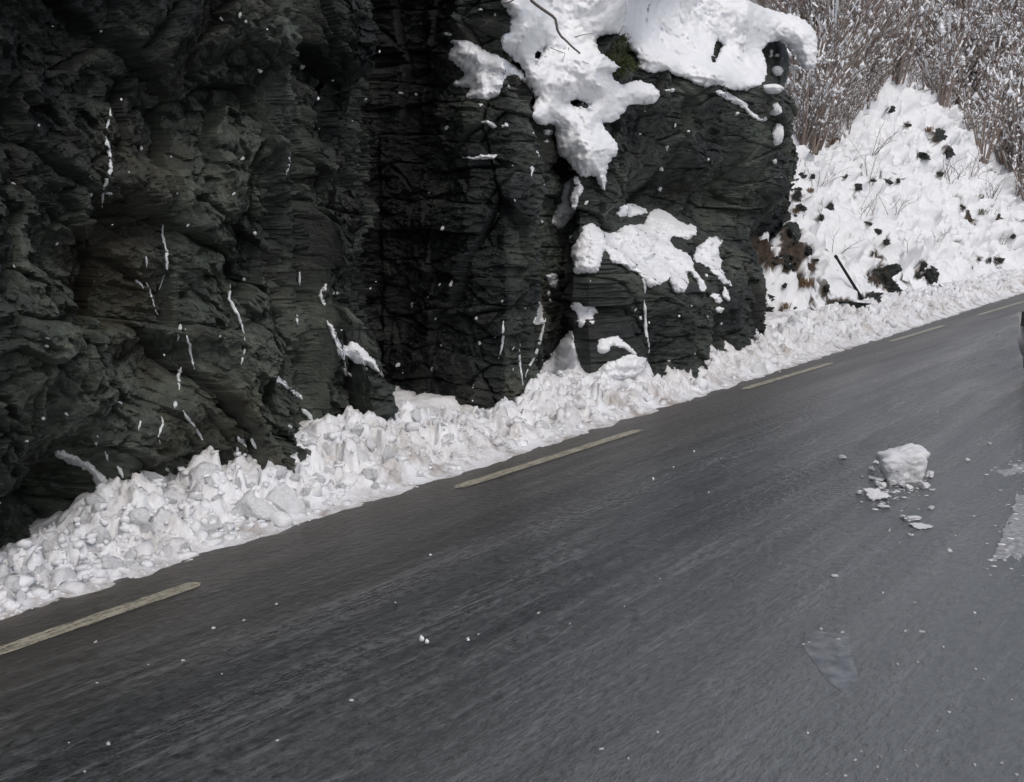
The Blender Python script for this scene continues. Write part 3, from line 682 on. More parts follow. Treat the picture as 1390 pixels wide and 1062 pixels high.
def snow_patch(name, poly, label, cat, group=None, holes=(), step=1.5, thick=0.10, width=0.16, blur=6, lum=0.03, lsize=0.3, rag=1.6, trees=None, skirt=0.25, seed=0, material='snow', sink=0.012):
    poly = np.array(poly, float)
    rings = [poly] + [np.array(h, float) for h in holes]
    x0, y0 = poly.min(0) - 3 * step; x1, y1 = poly.max(0) + 3 * step
    gx = np.arange(x0, x1, step); gy = np.arange(y0, y1, step)
    X, Y = np.meshgrid(gx, gy, indexing='ij')
    wxx = rag * fbm(X / 9, Y / 9, 4, 601 + seed, 0.7) * 2.6; wyy = rag * fbm(X / 9 + 50, Y / 9, 4, 607 + seed, 0.7) * 2.6
    Xw, Yw = X + wxx, Y + wyy
    ins = inside(rings[0], Xw, Yw)
    for h in rings[1:]: ins &= ~inside(h, Xw, Yw)
    dist, nx, ny = edge_near(rings[0], Xw, Yw)
    for h in rings[1:]:
        d2, n2x, n2y = edge_near(h, Xw, Yw); m = d2 < dist
        dist = np.where(m, d2, dist); nx = np.where(m, n2x, nx); ny = np.where(m, n2y, ny)
    dil = ins.copy()
    dil[1:] |= ins[:-1]; dil[:-1] |= ins[1:]; d3 = dil.copy(); d3[:, 1:] |= dil[:, :-1]; d3[:, :-1] |= dil[:, 1:]; dil = d3
    ring = dil & ~ins
    Xs = np.where(ring, nx - wxx, X); Ys = np.where(ring, ny - wyy, Y)
    t = np.full(X.shape, np.nan)
    t[dil] = castt(Xs[dil], Ys[dil], trees or (B_CLIFF,))
    med = np.nanmedian(t)
    t[np.abs(t - med) > 6] = np.nan
    T = t.copy(); T[~dil] = np.nan
    for it in range(400):                                  # fill what the rays missed
        bad = dil & np.isnan(T)
        if not bad.any(): break
        Pp = np.pad(T, 1, constant_values=np.nan)
        st_ = np.stack([Pp[:-2, 1:-1], Pp[2:, 1:-1], Pp[1:-1, :-2], Pp[1:-1, 2:]])
        c_ = (~np.isnan(st_)).sum(0); m_ = np.nansum(st_, 0) / np.maximum(c_, 1)
        up_ = bad & (c_ > 0); T[up_] = m_[up_]
        if not up_.any(): T[bad] = med; break
    T0 = T.copy()
    for it in range(blur):
        Pp = np.pad(T, 1, constant_values=np.nan)
        st_ = np.stack([Pp[:-2, 1:-1], Pp[2:, 1:-1], Pp[1:-1, :-2], Pp[1:-1, 2:]])
        c_ = (~np.isnan(st_)).sum(0); m_ = np.nansum(st_, 0) / np.maximum(c_, 1)
        T = np.where(dil, 0.4 * np.minimum(T, T0 + 0.03) + 0.6 * m_, T)
    T = np.minimum(T, T0 + 0.01)
    dm = dist * T / FPX                                    # metres from the outline
    dm[ring] = 0
    q = np.clip(dm / width, 0, 1)
    bul = thick * np.sqrt(np.clip(1 - (1 - q) ** 2, 0, 1))
    dd = ray(Xs, Ys)
    P0 = CAM + dd * T[..., None]
    qa, qb = P0[..., 1] + 0.3 * P0[..., 0], P0[..., 2] - 0.7 * P0[..., 0]
    ln_ = 1.5 * np.abs(fbm(qa / lsize, qb / lsize, 2, 701 + seed)) + 0.6 * np.abs(fbm(qa / lsize * 2.7, qb / lsize * 2.7, 3, 711 + seed)) + 0.22 * fbm(qa / 0.07, qb / 0.07, 3, 721 + seed) - 0.35
    bul = bul + ln_ * lum * q - sink * (1 - q) ** 3
    P = CAM + dd * (T - bul)[..., None]
    idx = -np.ones(X.shape, int); idx[dil] = np.arange(dil.sum())
    a, b_, c, d = idx[:-1, :-1], idx[1:, :-1], idx[1:, 1:], idx[:-1, 1:]
    ok = (a >= 0) & (b_ >= 0) & (c >= 0) & (d >= 0)
    Fq = np.stack([a[ok], d[ok], c[ok], b_[ok]], 1)
    Vq = P[dil]
    if len(Fq) == 0: return None
    # skirt: drop the outline back into the rock
    ed = {}
    for f in Fq:
        for i in range(4):
            e = (f[i], f[(i + 1) % 4]); k_ = (min(e), max(e)); ed[k_] = None if k_ in ed else e
    be = [e for e in ed.values() if e]
    bv = sorted({v for e in be for v in e}); mp = {v: len(Vq) + i for i, v in enumerate(bv)}
    bd_ = dd[dil][bv]; bd_ = bd_ / np.linalg.norm(bd_, axis=1)[:, None]
    Vs = Vq[bv] + bd_ * skirt
    Fs = [(e[1], e[0], mp[e[0]], mp[e[1]]) for e in be]
    me = mesh_np(name, np.vstack([Vq, Vs]), np.vstack([Fq, np.array(Fs, int)]), M[material])
    o = link(name, me)
    return tag(o, label, cat, group)

cap = [(660, -60), (682, -5), (680, 3), (690, 18), (693, 30), (691, 43), (678, 50), (681, 65), (688, 74), (700, 83), (714, 98), (714, 114), (728, 129), (723, 149), (724, 164), (736, 172), (753, 164), (754, 208), (772, 220),
       (781, 233), (790, 241), (808, 238), (814, 256), (825, 259), (822, 223), (841, 208), (838, 193), (823, 178), (814, 163), (829, 170), (848, 154), (850, 146), (858, 140), (876, 143), (891, 138), (898, 130), (891, 117), (870, 108),
       (852, 112), (846, 117), (837, 111), (826, 100), (838, 96), (842, 88), (868, 92), (882, 101), (907, 96), (931, 108), (958, 120), (967, 116), (991, 121), (1018, 125), (1039, 111), (1042, 90), (1033, 69), (1048, 54), (1066, 57), (1076, 72), (1084, 82),
       (1090, 96), (1108, 95), (1111, 60), (1106, 42), (1096, 31), (1078, 19), (1045, 14), (1018, 3), (1008, -6), (1000, -60)]
snow_patch('snow_blanket', smooth_ring(cap), 'deep rounded snow blanket draped over the outcrop top and down its left chute', 'snow blanket', step=1.7, thick=0.34, width=0.40, blur=800, lum=0.27, lsize=0.8, rag=2.0, skirt=0.5,
           holes=[Zm(3, [(1058, 462), (1100, 448), (1165, 468), (1150, 486), (1090, 478)]), Zm(6, [(708, 282), (722, 240), (740, 180), (768, 205), (748, 250), (726, 285)]), Zm(9, [(512, 520), (520, 440), (560, 400), (598, 392), (560, 470), (540, 530)]), Zm(6, [(190, 185), (240, 158), (320, 155), (345, 215), (390, 270), (380, 300), (300, 300), (215, 235)])], seed=1)
P_ = [
 (3, [(515, 240), (560, 205), (525, 178), (600, 178), (650, 195), (700, 235), (770, 255), (830, 300), (885, 345), (905, 425), (868, 362), (790, 332), (772, 392), (745, 440), (690, 452), (610, 448), (598, 435), (640, 402), (560, 392), (542, 375), (592, 350), (600, 320), (540, 280)], 'broad snow patch on the sloping ledge left of the chute top', 0.12),
 (3, [(575, 712), (640, 700), (740, 690), (750, 712), (690, 722), (630, 720)], 'thin flat snow strip on a ledge in the dark recess', 0.04),
 (3, [(660, 552), (700, 540), (742, 550), (748, 578), (722, 582), (705, 562)], 'hooked snow scrap above the thin strip in the recess', 0.04),
 (3, [(1100, 785), (1145, 850), (1112, 900), (1105, 960), (1062, 1000), (1040, 1040), (985, 1012), (1000, 950), (1040, 910), (1035, 840), (1070, 810)], 'slanting snow finger below the chute snow', 0.09),
 (5, [(240, 470), (290, 400), (300, 350), (350, 338), (390, 380), (450, 388), (490, 346), (590, 350), (590, 300), (640, 272), (700, 300), (740, 340), (812, 350), (820, 390), (790, 420), (740, 410), (700, 402), (698, 440), (760, 470), (800, 500), (806, 555), (870, 630), (850, 658), (828, 640), (800, 575), (772, 560), (782, 620), (760, 662), (710, 662), (694, 610), (696, 580), (690, 605), (650, 620), (600, 642), (580, 600), (552, 570), (500, 552), (470, 522), (430, 532), (410, 460), (392, 480), (380, 576), (250, 576), (265, 520)], 'wide ragged snow blanket on the low ledge of the outcrop', 0.14),
 (5, [(435, 302), (510, 240), (600, 290), (580, 306), (500, 318)], 'rounded snow wedge above the ragged ledge blanket', 0.08),
 (5, [(800, 480), (830, 430), (890, 395), (940, 420), (930, 440), (905, 455), (930, 510), (922, 550), (970, 610), (975, 630), (930, 612), (890, 572), (855, 532), (806, 522)], 'slanting snow strip right of the ragged ledge blanket', 0.08),
 (5, [(868, 665), (910, 658), (935, 690), (908, 712)], 'small snow lobe under the slanting strip on the outcrop', 0.05),
 (5, [(928, 628), (960, 632), (970, 702), (938, 690)], 'narrow snow lobe beside the small lobe on the outcrop', 0.05),
 (5, [(895, 722), (940, 714), (932, 752), (900, 742)], 'lowest snow scrap under the outcrop lobes', 0.04),
 (5, [(240, 712), (262, 690), (350, 712), (376, 740), (352, 760), (362, 802), (330, 812), (300, 826), (268, 790), (285, 760)], 'skull shaped snow lump at the mouth of the lower chute', 0.07),
 (5, [(60, 1062), (170, 918), (200, 880), (240, 822), (266, 832), (262, 890), (292, 950), (320, 1000), (430, 962), (520, 930), (600, 950), (640, 1080), (300, 1120)], 'smooth snow cone filling the foot of the chute', 0.14),
 (5, [(340, 930), (370, 860), (400, 860), (450, 845), (512, 890), (556, 940), (500, 920), (430, 890), (420, 930), (370, 958)], 'curled snow patch on the rock left of the icy drip', 0.06),
 (4, [(302, 430), (345, 480), (362, 540), (400, 572), (418, 530), (500, 590), (560, 680), (576, 712), (540, 690), (500, 650), (450, 648), (402, 612), (390, 602), (406, 680), (400, 715), (385, 690), (390, 632), (355, 602), (350, 552), (330, 520)], 'forked snow strip down the edge of the dark recess', 0.05),
 (4, [(270, 332), (305, 274), (320, 300), (286, 332), (312, 372), (300, 392), (280, 362)], 'hook of snow above the forked strip', 0.035),
 (4, [(320, 314), (372, 320), (346, 332)], 'sliver of snow beside the snow hook', 0.02),
 (4, [(60, 684), (80, 690), (140, 740), (200, 790), (196, 812), (150, 768), (90, 732)], 'slanting snow rib above the block at the bank', 0.04),
 (5, [(128, 572), (190, 570), (196, 620), (166, 640), (142, 602)], 'snow lump perched left of the lower chute', 0.06),
 (5, [(65, 800), (100, 742), (95, 680), (126, 720), (122, 780), (150, 772), (122, 800)], 'torn snow tuft over the icy drip in the lower chute', 0.04),
 (6, [(720, 406), (760, 400), (862, 450), (886, 490), (940, 538), (960, 520), (972, 545), (940, 556), (880, 512), (850, 482), (760, 442)], 'beaded snow ledge slanting under the cap lip', 0.05),
 (6, [(930, 396), (980, 380), (1026, 390), (1026, 420), (990, 412), (960, 416)], 'flat snow tuft left of the three snow balls', 0.05),
 (6, [(975, 486), (1010, 455), (1042, 480), (1022, 512), (980, 510)], 'middle snow ball on the right end of the outcrop', 0.08),
 (6, [(965, 600), (985, 568), (1020, 562), (1046, 598), (1040, 640), (1000, 652), (970, 632)], 'largest and lowest round snow ball on the outcrop end', 0.12),
 (6, [(986, 322), (1010, 300), (1036, 320), (1010, 342)], 'topmost snow ball under the dark hollow', 0.06),
 (6, [(1055, 302), (1100, 288), (1122, 322), (1090, 318)], 'snow scrap under the right lip of the cap', 0.04),
 (6, [(1090, 436), (1130, 420), (1132, 442)], 'snow sliver near the right edge of the outcrop', 0.03),
 (6, [(492, 405), (530, 394), (562, 405), (540, 420)], 'snow sliver under the cap by the juniper', 0.03),
 (6, [(358, 606), (398, 598), (408, 612)], 'tiny snow sliver on the upper outcrop face', 0.02),
 (6, [(1068, 206), (1085, 205), (1108, 232), (1100, 248), (1082, 236)], 'snow knob inside the dark hollow of the cap', 0.05),
 (2, [(190, 700), (206, 687), (270, 710), (330, 738), (352, 768), (395, 800), (440, 830), (420, 850), (370, 850), (335, 815), (330, 775), (270, 752), (212, 728)], 'leaning snow blade against the rock at the left bank', 0.06),
 (3, [(948, 590), (980, 580), (1003, 598), (965, 616)], 'snow knob left of the chute snow', 0.05),
 (3, [(950, 634), (982, 628), (985, 640), (958, 646)], 'snow sliver below the knob left of the chute', 0.03),
 (3, [(768, 562), (788, 550), (800, 570), (780, 580)], 'snow knob on the pale rib of rock', 0.03),
 (3, [(500, 150), (525, 142), (552, 154), (522, 165)], 'snow sliver at the upper left of the broad ledge patch', 0.03),
 (3, [(655, 470), (672, 466), (690, 472), (668, 482)], 'snow sliver beneath the broad ledge patch', 0.02),
]
ballm = [lump_mesh('snow_ball', 580 + i, M['snow'], 4, 0.35, 2, 0.95) for i in range(3)]
for i, (k_, pts, lab, th_) in enumerate(P_):
    if 'snow ball' in lab:
        pz = np.array(Zm(k_, pts)); c_ = pz.mean(0); e_ = (pz.max(0) - pz.min(0)) / 2; h = cast(c_[0], c_[1] + e_[1] * 0.3, (B_CLIFF,)); q_ = h[2] / FPX * 1.1
        o = link('snow_patch', ballm[i % 3]); o.scale = (e_[0] * q_, e_[0] * q_, e_[1] * q_); o.location = CAM + ray(*c_) * (h[2] - e_[0] * q_ * 0.75); tag(o, lab, 'snow patch', 'snow patches on the rock'); continue
    pz = np.array(Zm(k_, pts)); ar = np.prod(pz.max(0) - pz.min(0)); step_ = 0.55 if ar < 900 else 0.8 if ar < 3000 else 1.1
    snow_patch('snow_patch', smooth_ring(pz), lab, 'snow patch', 'snow patches on the rock', step=step_, thick=th_, width=max(0.03, th_ * 1.2), blur=int(18 / step_), lum=th_ * 0.7, lsize=0.2, rag=1.6, skirt=0.15, seed=10 + i, sink=0.015)

# small dabs of snow stuck on the rock
dab = [lump_mesh('snow_dab', 560 + i, M['snow'], 3, 1.1, 3, 0.75) for i in range(4)]
dabs = Zm(1, [(190, 96), (365, 110), (866, 55), (886, 78), (936, 252), (508, 535), (618, 566), (48, 662), (205, 880), (842, 700), (680, 812), (640, 695), (872, 572), (465, 622), (1200, 290), (1316, 356), (1088, 238), (140, 452), (326, 700), (395, 700), (800, 68), (1150, 464), (920, 842)]) \
     + Zm(2, [(52, 30), (172, 290), (168, 320), (794, 284), (812, 286), (156, 580), (238, 564), (432, 524), (90, 660), (880, 78), (1045, 610), (855, 690)]) \
     + Zm(3, [(312, 422), (382, 425), (150, 443), (438, 870), (825, 905), (958, 832), (948, 1000), (502, 1030), (735, 68), (672, 45), (910, 600), (795, 392), (775, 570), (905, 760), (520, 575)]) \
     + Zm(4, [(820, 288), (870, 282), (770, 345), (698, 380), (506, 306), (800, 440), (985, 440), (1068, 525), (998, 550), (830, 560), (632, 650), (790, 668), (975, 750), (1150, 670), (1310, 330), (1320, 360), (1100, 365), (490, 668), (418, 695), (1280, 625), (1150, 575)]) \
     + Zm(5, [(792, 716), (865, 765), (925, 795), (808, 930), (562, 770), (215, 670), (155, 690), (148, 660), (250, 405), (318, 250), (690, 960), (540, 733), (600, 790), (240, 520), (860, 578), (650, 185), (1168, 64)]) \
     + Zm(6, [(553, 565), (490, 758), (700, 720), (515, 664), (1000, 730), (830, 515), (415, 500), (985, 235), (1010, 250), (1035, 265), (1050, 215), (985, 255)])
for i, (x, y) in enumerate(dabs):
    h = cast(x, y, (B_CLIFF,))
    if not h: continue
    r_ = h[2] / FPX * RNG.uniform(1.5, 3.2)
    o = link('snow_dab', dab[i % 4]); o.location = h[0] - ray(x, y) * 0.3 * r_
    o.rotation_euler = tuple(RNG.uniform(0, 6.28, 3)); o.scale = (r_ * RNG.uniform(.8, 1.5), r_ * RNG.uniform(.8, 1.5), r_ * RNG.uniform(.7, 1.1))
    zone = 'blocky left rock face' if x < 410 else 'dark wall of the recess' if x < 688 else 'pale rib and chute rock' if x < 780 else 'bedded outcrop face under the snow'
    tag(o, 'tiny white dab of snow stuck to the ' + zone, 'snow dab', 'snow dabs on the ' + zone)

# ------------------------------------------------------------------ ice threads hanging down the rock
def ice_thread(pts, wpx, label, seed):
    pts = np.array(pts, float); sg = np.concatenate([[0], np.cumsum(np.hypot(*np.diff(pts, axis=0).T))])
    n = max(6, int(sg[-1] / 2.2)); q = np.linspace(0, sg[-1], n)
    x = np.interp(q, sg, pts[:, 0]) + 0.7 * vn2(q / 7, q * 0 + seed, 3); y = np.interp(q, sg, pts[:, 1])
    Pw, tt = [], []
    for a, b in zip(x, y):
        h = cast(a, b, (B_CLIFF,))
        if h: Pw.append(h[0]); tt.append(h[2])
    Pw = np.array(Pw); tt = np.array(tt); tm = tt.copy()
    for _ in range(3): tm[1:-1] = (tm[:-2] + tm[1:-1] + tm[2:]) / 3
    Pw = CAM + (Pw - CAM) * (tm / tt)[:, None]
    n = len(Pw); e = np.linspace(0, 1, n)
    r_ = tm / FPX * wpx * 0.5 * (0.8 + 0.45 * vn2(np.arange(n) / 6.0, np.full(n, seed * 1.7), 9)) * np.clip(np.minimum(e * 5, (1 - e) * 2.5) + 0.15, 0, 1)
    r_ = np.clip(r_, tm / FPX * 0.7, None)
    Pw = Pw - (Pw - CAM) / np.linalg.norm(Pw - CAM, axis=1)[:, None] * (r_ * 0.4)[:, None]
    V_, F_ = tube(Pw, r_, 7)
    V_ += fbm(V_[:, 1] * 40, V_[:, 2] * 40, 2, seed)[:, None] * 0.006
    tag(link('ice_thread', mesh_np('ice_thread', V_, F_, M['ice'])), label, 'ice thread', 'ice threads on the rock')
T_ = [(1, [(380, 490), (395, 560), (400, 610), (385, 650), (370, 700), (368, 750)], 7, 'long white ice thread high on the left rock face'),
 (1, [(398, 390), (396, 430), (380, 470), (384, 490)], 4, 'faint broken ice thread just above the long one'),
 (1, [(380, 700), (400, 692), (404, 702)], 5, 'stubby ice foot beside the long thread'),
 (1, [(587, 810), (585, 850), (600, 900), (602, 970), (585, 1010), (575, 1045)], 5, 'thin curved ice thread with a hooked foot, left of the face centre'),
 (1, [(527, 925), (530, 965)], 5, 'short ice peg left of the hooked thread'),
 (1, [(1045, 550), (1040, 600), (1020, 655)], 5, 'lone short ice thread high right of the hooked thread'),
 (1, [(1080, 980), (1080, 1030)], 4, 'short straight ice peg beside the snow hook'),
 (2, [(485, 80), (505, 95), (518, 112)], 5, 'slanting ice scrap under the short peg'),
 (2, [(520, 72), (540, 120), (555, 170), (568, 208)], 3, 'grey hairline ice under the slanting scrap'),
 (2, [(830, 95), (826, 150), (860, 210), (878, 265), (884, 300)], 5, 'kinked ice thread at the middle of the left face'),
 (2, [(882, 328), (870, 385)], 4.5, 'ice peg below the kinked thread'),
 (2, [(652, 238), (645, 270), (640, 302)], 6, 'left one of two parallel ice threads low on the face'),
 (2, [(668, 255), (682, 310), (688, 350), (702, 402)], 4.5, 'right one of two parallel ice threads low on the face'),
 (2, [(655, 395), (642, 430), (648, 475)], 6, 'curved ice thread below the parallel pair'),
 (2, [(632, 518), (630, 548)], 6, 'stub of ice above the slanting low thread'),
 (2, [(660, 552), (700, 610), (742, 672)], 6, 'slanting ice thread low above the snow bank'),
 (2, [(1070, 205), (1072, 242)], 4, 'lower short peg under the straight ice peg'),
 (2, [(352, 640), (345, 682)], 5, 'pale ice stub left of the leaning pegs'),
 (2, [(380, 698), (390, 735)], 7, 'thick ice stub standing over the snow blade'),
 (2, [(425, 750), (445, 795)], 7, 'ice peg rising from the bank right of the snow blade'),
 (2, [(596, 758), (625, 782)], 6, 'ice peg on the bank edge below the slanting thread'),
 (2, [(506, 588), (500, 622)], 4, 'dull ice stub low in the cracked rock'),
 (2, [(580, 574), (588, 596), (574, 640), (576, 672)], 4, 'dull hooked ice stub beside the round block'),
 (2, [(858, 645), (895, 700)], 8, 'left snow spike on the bank crest'), (2, [(905, 650), (925, 690)], 7, 'right snow spike on the bank crest'),
 (2, [(1088, 545), (1110, 565), (1130, 590)], 10, 'fat ice plug at the corner of the block'),
 (4, [(1105, 450), (1106, 520), (1098, 580), (1085, 622)], 4.5, 'straight ice thread on the right wall of the recess'),
 (4, [(1180, 552), (1178, 620), (1188, 700), (1195, 740)], 4.5, 'grey ice thread at the foot of the pale rib'),
 (5, [(135, 770), (115, 850), (90, 930), (55, 1000), (42, 1040)], 5, 'grey icy runnel leaning down to the chute foot'),
 (5, [(570, 580), (582, 620), (582, 660)], 6, 'ice tip hanging from the ragged ledge blanket'),
 (5, [(580, 690), (584, 760), (586, 830), (600, 900), (602, 935)], 5.5, 'long icy drip on the lower outcrop block'),
 (3, [(925, 680), (935, 720)], 4, 'small ice peg left of the chute snow'), (3, [(905, 760), (900, 800)], 3, 'hairline ice peg on the pale rib')]
for i, (k_, pts, wp, lab) in enumerate(T_): ice_thread(Zm(k_, pts), wp, lab, i + 1)

# ------------------------------------------------------------------ shrubs
def shrub_mesh(name, seed, stems=14, height=1.5, spread=0.45, twigs=5, snow=70, rad=0.010, lean=0.0, segs=4, curve=0.25, blob=1.0):
    r = np.random.default_rng(seed); A = Acc(); nodes = []; segs_ = []
    for s in range(stems):
        a = r.uniform(0, 6.28); b = r.uniform(0.03, 0.22) * spread
        p = np.array([math.cos(a) * b, math.sin(a) * b, -0.12]); tilt = r.uniform(0.05, 1.0) * spread
        d = np.array([math.cos(a) * tilt + lean, math.sin(a) * tilt, 1.0]); d /= np.linalg.norm(d)
        Lh = height * r.uniform(0.45, 1.0); pts = [p]
        bend = r.normal(size=3) * curve
        for k in range(segs):
            pts.append(pts[-1] + d * Lh / segs); d = d + bend / segs + r.normal(size=3) * 0.10; d[2] = max(d[2], 0.15); d /= np.linalg.norm(d)
        pts = np.array(pts); A.add(*tube(pts, np.linspace(rad, rad * 0.35, len(pts)), 3)); nodes += list(pts[1:]); segs_ += [(pts[k], pts[k + 1]) for k in range(1, len(pts) - 1)]
        for k in range(twigs):
            i = r.integers(1, len(pts) - 1); f = r.uniform(); q = pts[i] * (1 - f) + pts[i + 1] * f
            e = r.normal(size=3) * 0.6; e[2] = abs(e[2]) * 0.9 + 0.3; e /= np.linalg.norm(e); l = Lh * r.uniform(0.12, 0.32)
            tp = np.array([q, q + e * l * 0.5, q + e * l * 0.9 + [0, 0, l * 0.15]]); A.add(*tube(tp, [rad * 0.5, rad * 0.4, rad * 0.25], 3)); nodes += list(tp[1:]); segs_ += [(tp[0], tp[1]), (tp[1], tp[2])]
    V1, F1 = A.arrays(); nf = len(F1)
    O = np.array([(1, 0, 0), (-1, 0, 0), (0, 1, 0), (0, -1, 0), (0, 0, 1), (0, 0, -0.7)], float)
    OF = np.array([(0, 2, 4), (2, 1, 4), (1, 3, 4), (3, 0, 4), (2, 0, 5), (1, 2, 5), (3, 1, 5), (0, 3, 5)])
    B = Acc(); nodes = np.array(nodes)
    if snow:
        SG = np.array(segs_)
        for k in r.integers(0, len(SG), snow):
            f0 = r.uniform(0, 0.6); f1 = f0 + r.uniform(0.25, 0.6); q0 = SG[k, 0] * (1 - f0) + SG[k, 1] * f0; q1 = SG[k, 0] * (1 - f1) + SG[k, 1] * f1
            B.add(*tube(np.array([q0, q1]) + [0, 0, rad * 0.9], [rad * 0.8 * blob + 0.003, rad * 1.1 * blob + 0.003], 3))
        for q in nodes[r.integers(0, len(nodes), max(3, snow // 2))]:
            z = 0.024 * blob * math.exp(r.normal(0, 0.5)) * (height / 1.5)
            B.add(O * [z * r.uniform(0.7, 1.3), z * r.uniform(.7, 1.3), z * r.uniform(0.8, 1.8)] + q + [0, 0, z * 0.4], OF)
        V2, F2 = B.arrays(); Vx = np.vstack([V1, V2]); Fx = np.vstack([F1, F2 + len(V1)])
    else: Vx, Fx = V1, F1
    me = mesh_np(name, Vx, Fx, [M['stem'], M['snow']], False)
    if snow: me.polygons.foreach_set('material_index', np.concatenate([np.zeros(nf, np.int32), np.ones(len(Fx) - nf, np.int32)]))
    return me, Vx, Fx, nf
brush_poly = [(1100, -20), (1400, -20), (1400, 300), (1390, 190), (1350, 165), (1300, 140), (1262, 122), (1238, 106), (1210, 96), (1192, 106), (1182, 132), (1156, 142), (1143, 163), (1124, 174), (1108, 196), (1090, 195), (1092, 150), (1100, 110)]
VARS = [shrub_mesh('bare_shrub', 900 + i, 12 + i, 1.7 + 0.15 * i, 0.48, 7, 120, 0.017, 0, 4, 0.15, 0.72) for i in range(5)]
pts = []
while len(pts) < 1050:
    x, y = RNG.uniform(1085, 1410), RNG.uniform(-40, 310)
    j = RNG.normal(0, 9, 2) if len(pts) % 4 == 0 else (0, 0)
    if inside(brush_poly, np.array([x + j[0]]), np.array([y + j[1]]))[0]: pts.append((x, y))
while len(pts) < 1070:
    x, y = RNG.uniform(1250, 1400), RNG.uniform(125, 300)
    if inside([(1255, 128), (1300, 140), (1350, 165), (1400, 190), (1400, 300), (1345, 228), (1298, 168)], np.array([x]), np.array([y]))[0]: pts.append((x, y))
LOW = [shrub_mesh('thicket_shrub', 940 + i, 9, 1.8, 0.48, 5, 60, 0.021, 0, 4, 0.15, 0.85)[1:] for i in range(3)]
hits = []
for x, y in pts:
    h = cast(x, y)
    if h is not None: hits.append((h[2], h[0], x, y))
for _ in range(260):                                        # low growth fringing the thicket
    k = RNG.integers(0, len(brush_poly) - 6); f = RNG.uniform()
    a_, b_ = brush_poly[5 + k % (len(brush_poly) - 6)], brush_poly[6 + k % (len(brush_poly) - 6)]
    x = a_[0] * (1 - f) + b_[0] * f + RNG.normal(0, 9); y = a_[1] * (1 - f) + b_[1] * f + RNG.normal(-3, 9)
    h = cast(x, y)
    if h is not None and h[2] > 19: hits.append((h[2], h[0], x, -y))
hits.sort(key=lambda q: q[0])
def shrub_label(x, y, small=False):
    k_ = 'knee high twiggy shrub' if small else 'tall bare shrub'
    if x > 1245 and y > 120 + (x - 1245) * 0.4: return k_ + ' in the snowy hollow behind the right ridge of the slope'
    col_ = 'hard by the outcrop edge' if x < 1118 else 'just right of the outcrop' if x < 1145 else 'above the left foot of the knoll' if x < 1175 else 'on the left flank of the knoll top' if x < 1205 else 'right above the knoll top' if x < 1245 else 'above the right flank of the knoll' if x < 1310 else 'toward the right picture edge'
    row_ = 'topmost in the thicket' if y < 40 else 'midway up the thicket' if y < 95 else 'low in the thicket' if y < 160 else 'lowest in the thicket'
    return k_ + ' ' + row_ + ', ' + col_
acc_t, acc_s = Acc(), Acc()
for i, (d_, p, x, y) in enumerate(hits):
    me, Vx, Fx, nf = VARS[i % 5]
    sc = RNG.uniform(0.8, 1.6) * (1 if i < 300 else 1.35)
    sm_ = y < -41
    if sm_: sc = RNG.uniform(0.25, 0.6); y = abs(y)
    a = RNG.uniform(0, 6.28)
    if i < 300:
        o = link('bare_shrub', me); o.location = p; o.rotation_euler = (RNG.normal(0, .08), RNG.normal(0, .08), a); o.scale = (sc, sc, sc)
        lab = shrub_label(x, y, sm_); tag(o, lab, 'shrub', 'bare shrubs: ' + lab)
    else:
        Vx, Fx, nf = LOW[i % 3]
        R_ = np.array([[math.cos(a), -math.sin(a), 0], [math.sin(a), math.cos(a), 0], [0, 0, 1]])
        W = Vx @ R_.T * sc + p; acc_t.add(W, Fx[:nf]); acc_s.add(W, Fx[nf:])
if acc_t.v:
    V1, F1 = acc_t.arrays(); V2, F2 = acc_s.arrays()
    me = mesh_np('thicket', np.vstack([V1, V2]), np.vstack([F1, F2 + len(V1)]), [M['stem'], M['snow']], False)
    me.polygons.foreach_set('material_index', np.concatenate([np.zeros(len(F1), np.int32), np.ones(len(F2), np.int32)]))
    o = link('thicket', me); tag(o, 'mass of far bare shrubs flecked with snow up the hillside', 'thicket', None, 'stuff')

# bare shrubs and stems standing in the snow of the near slope
slope_shrubs = [((1171, 292), 0.9, 9, 1.0, 'dark stemmed shrub in the middle of the snowy slope'), ((1131, 338), 1.1, 3, 0.9, 'three long arching stems above the black pole'), ((1182, 246), 1.4, 4, 0.5, 'tall thin stems on the slope below the knoll'),
                ((1235, 336), 0.7, 4, 1.1, 'low arching stems in the lower middle of the slope'), ((1269, 322), 0.6, 5, 1.0, 'curved low stems right of the arching pair'), ((1215, 285), 0.7, 6, 1.0, 'small pale stemmed shrub right of the dark stemmed shrub'),
                ((1108, 246), 0.8, 7, 0.9, 'small bare shrub on the slope crest beside the outcrop'), ((1182, 205), 0.9, 9, 0.9, 'fan of bare twigs on the upper slope left of the knoll'), ((1150, 215), 0.8, 6, 0.7, 'straight twigs at the foot of the thicket'),
                ((1292, 245), 0.9, 12, 0.8, 'twiggy grey shrub below the bare earth of the knoll'), ((1320, 235), 0.9, 8, 0.8, 'grey twigs right of the twiggy grey shrub'), ((1345, 268), 0.9, 8, 0.7, 'upright twigs on the right part of the slope'),
                ((1378, 262), 1.0, 12, 0.7, 'bushy twigs at the right edge of the slope'), ((1100, 290), 0.7, 5, 0.9, 'short twigs on the slope hard by the rock'), ((1086, 232), 0.7, 6, 0.9, 'twigs where the slope meets the outcrop'), ((1360, 330), 0.6, 5, 0.8, 'sparse twigs low on the right of the slope')]
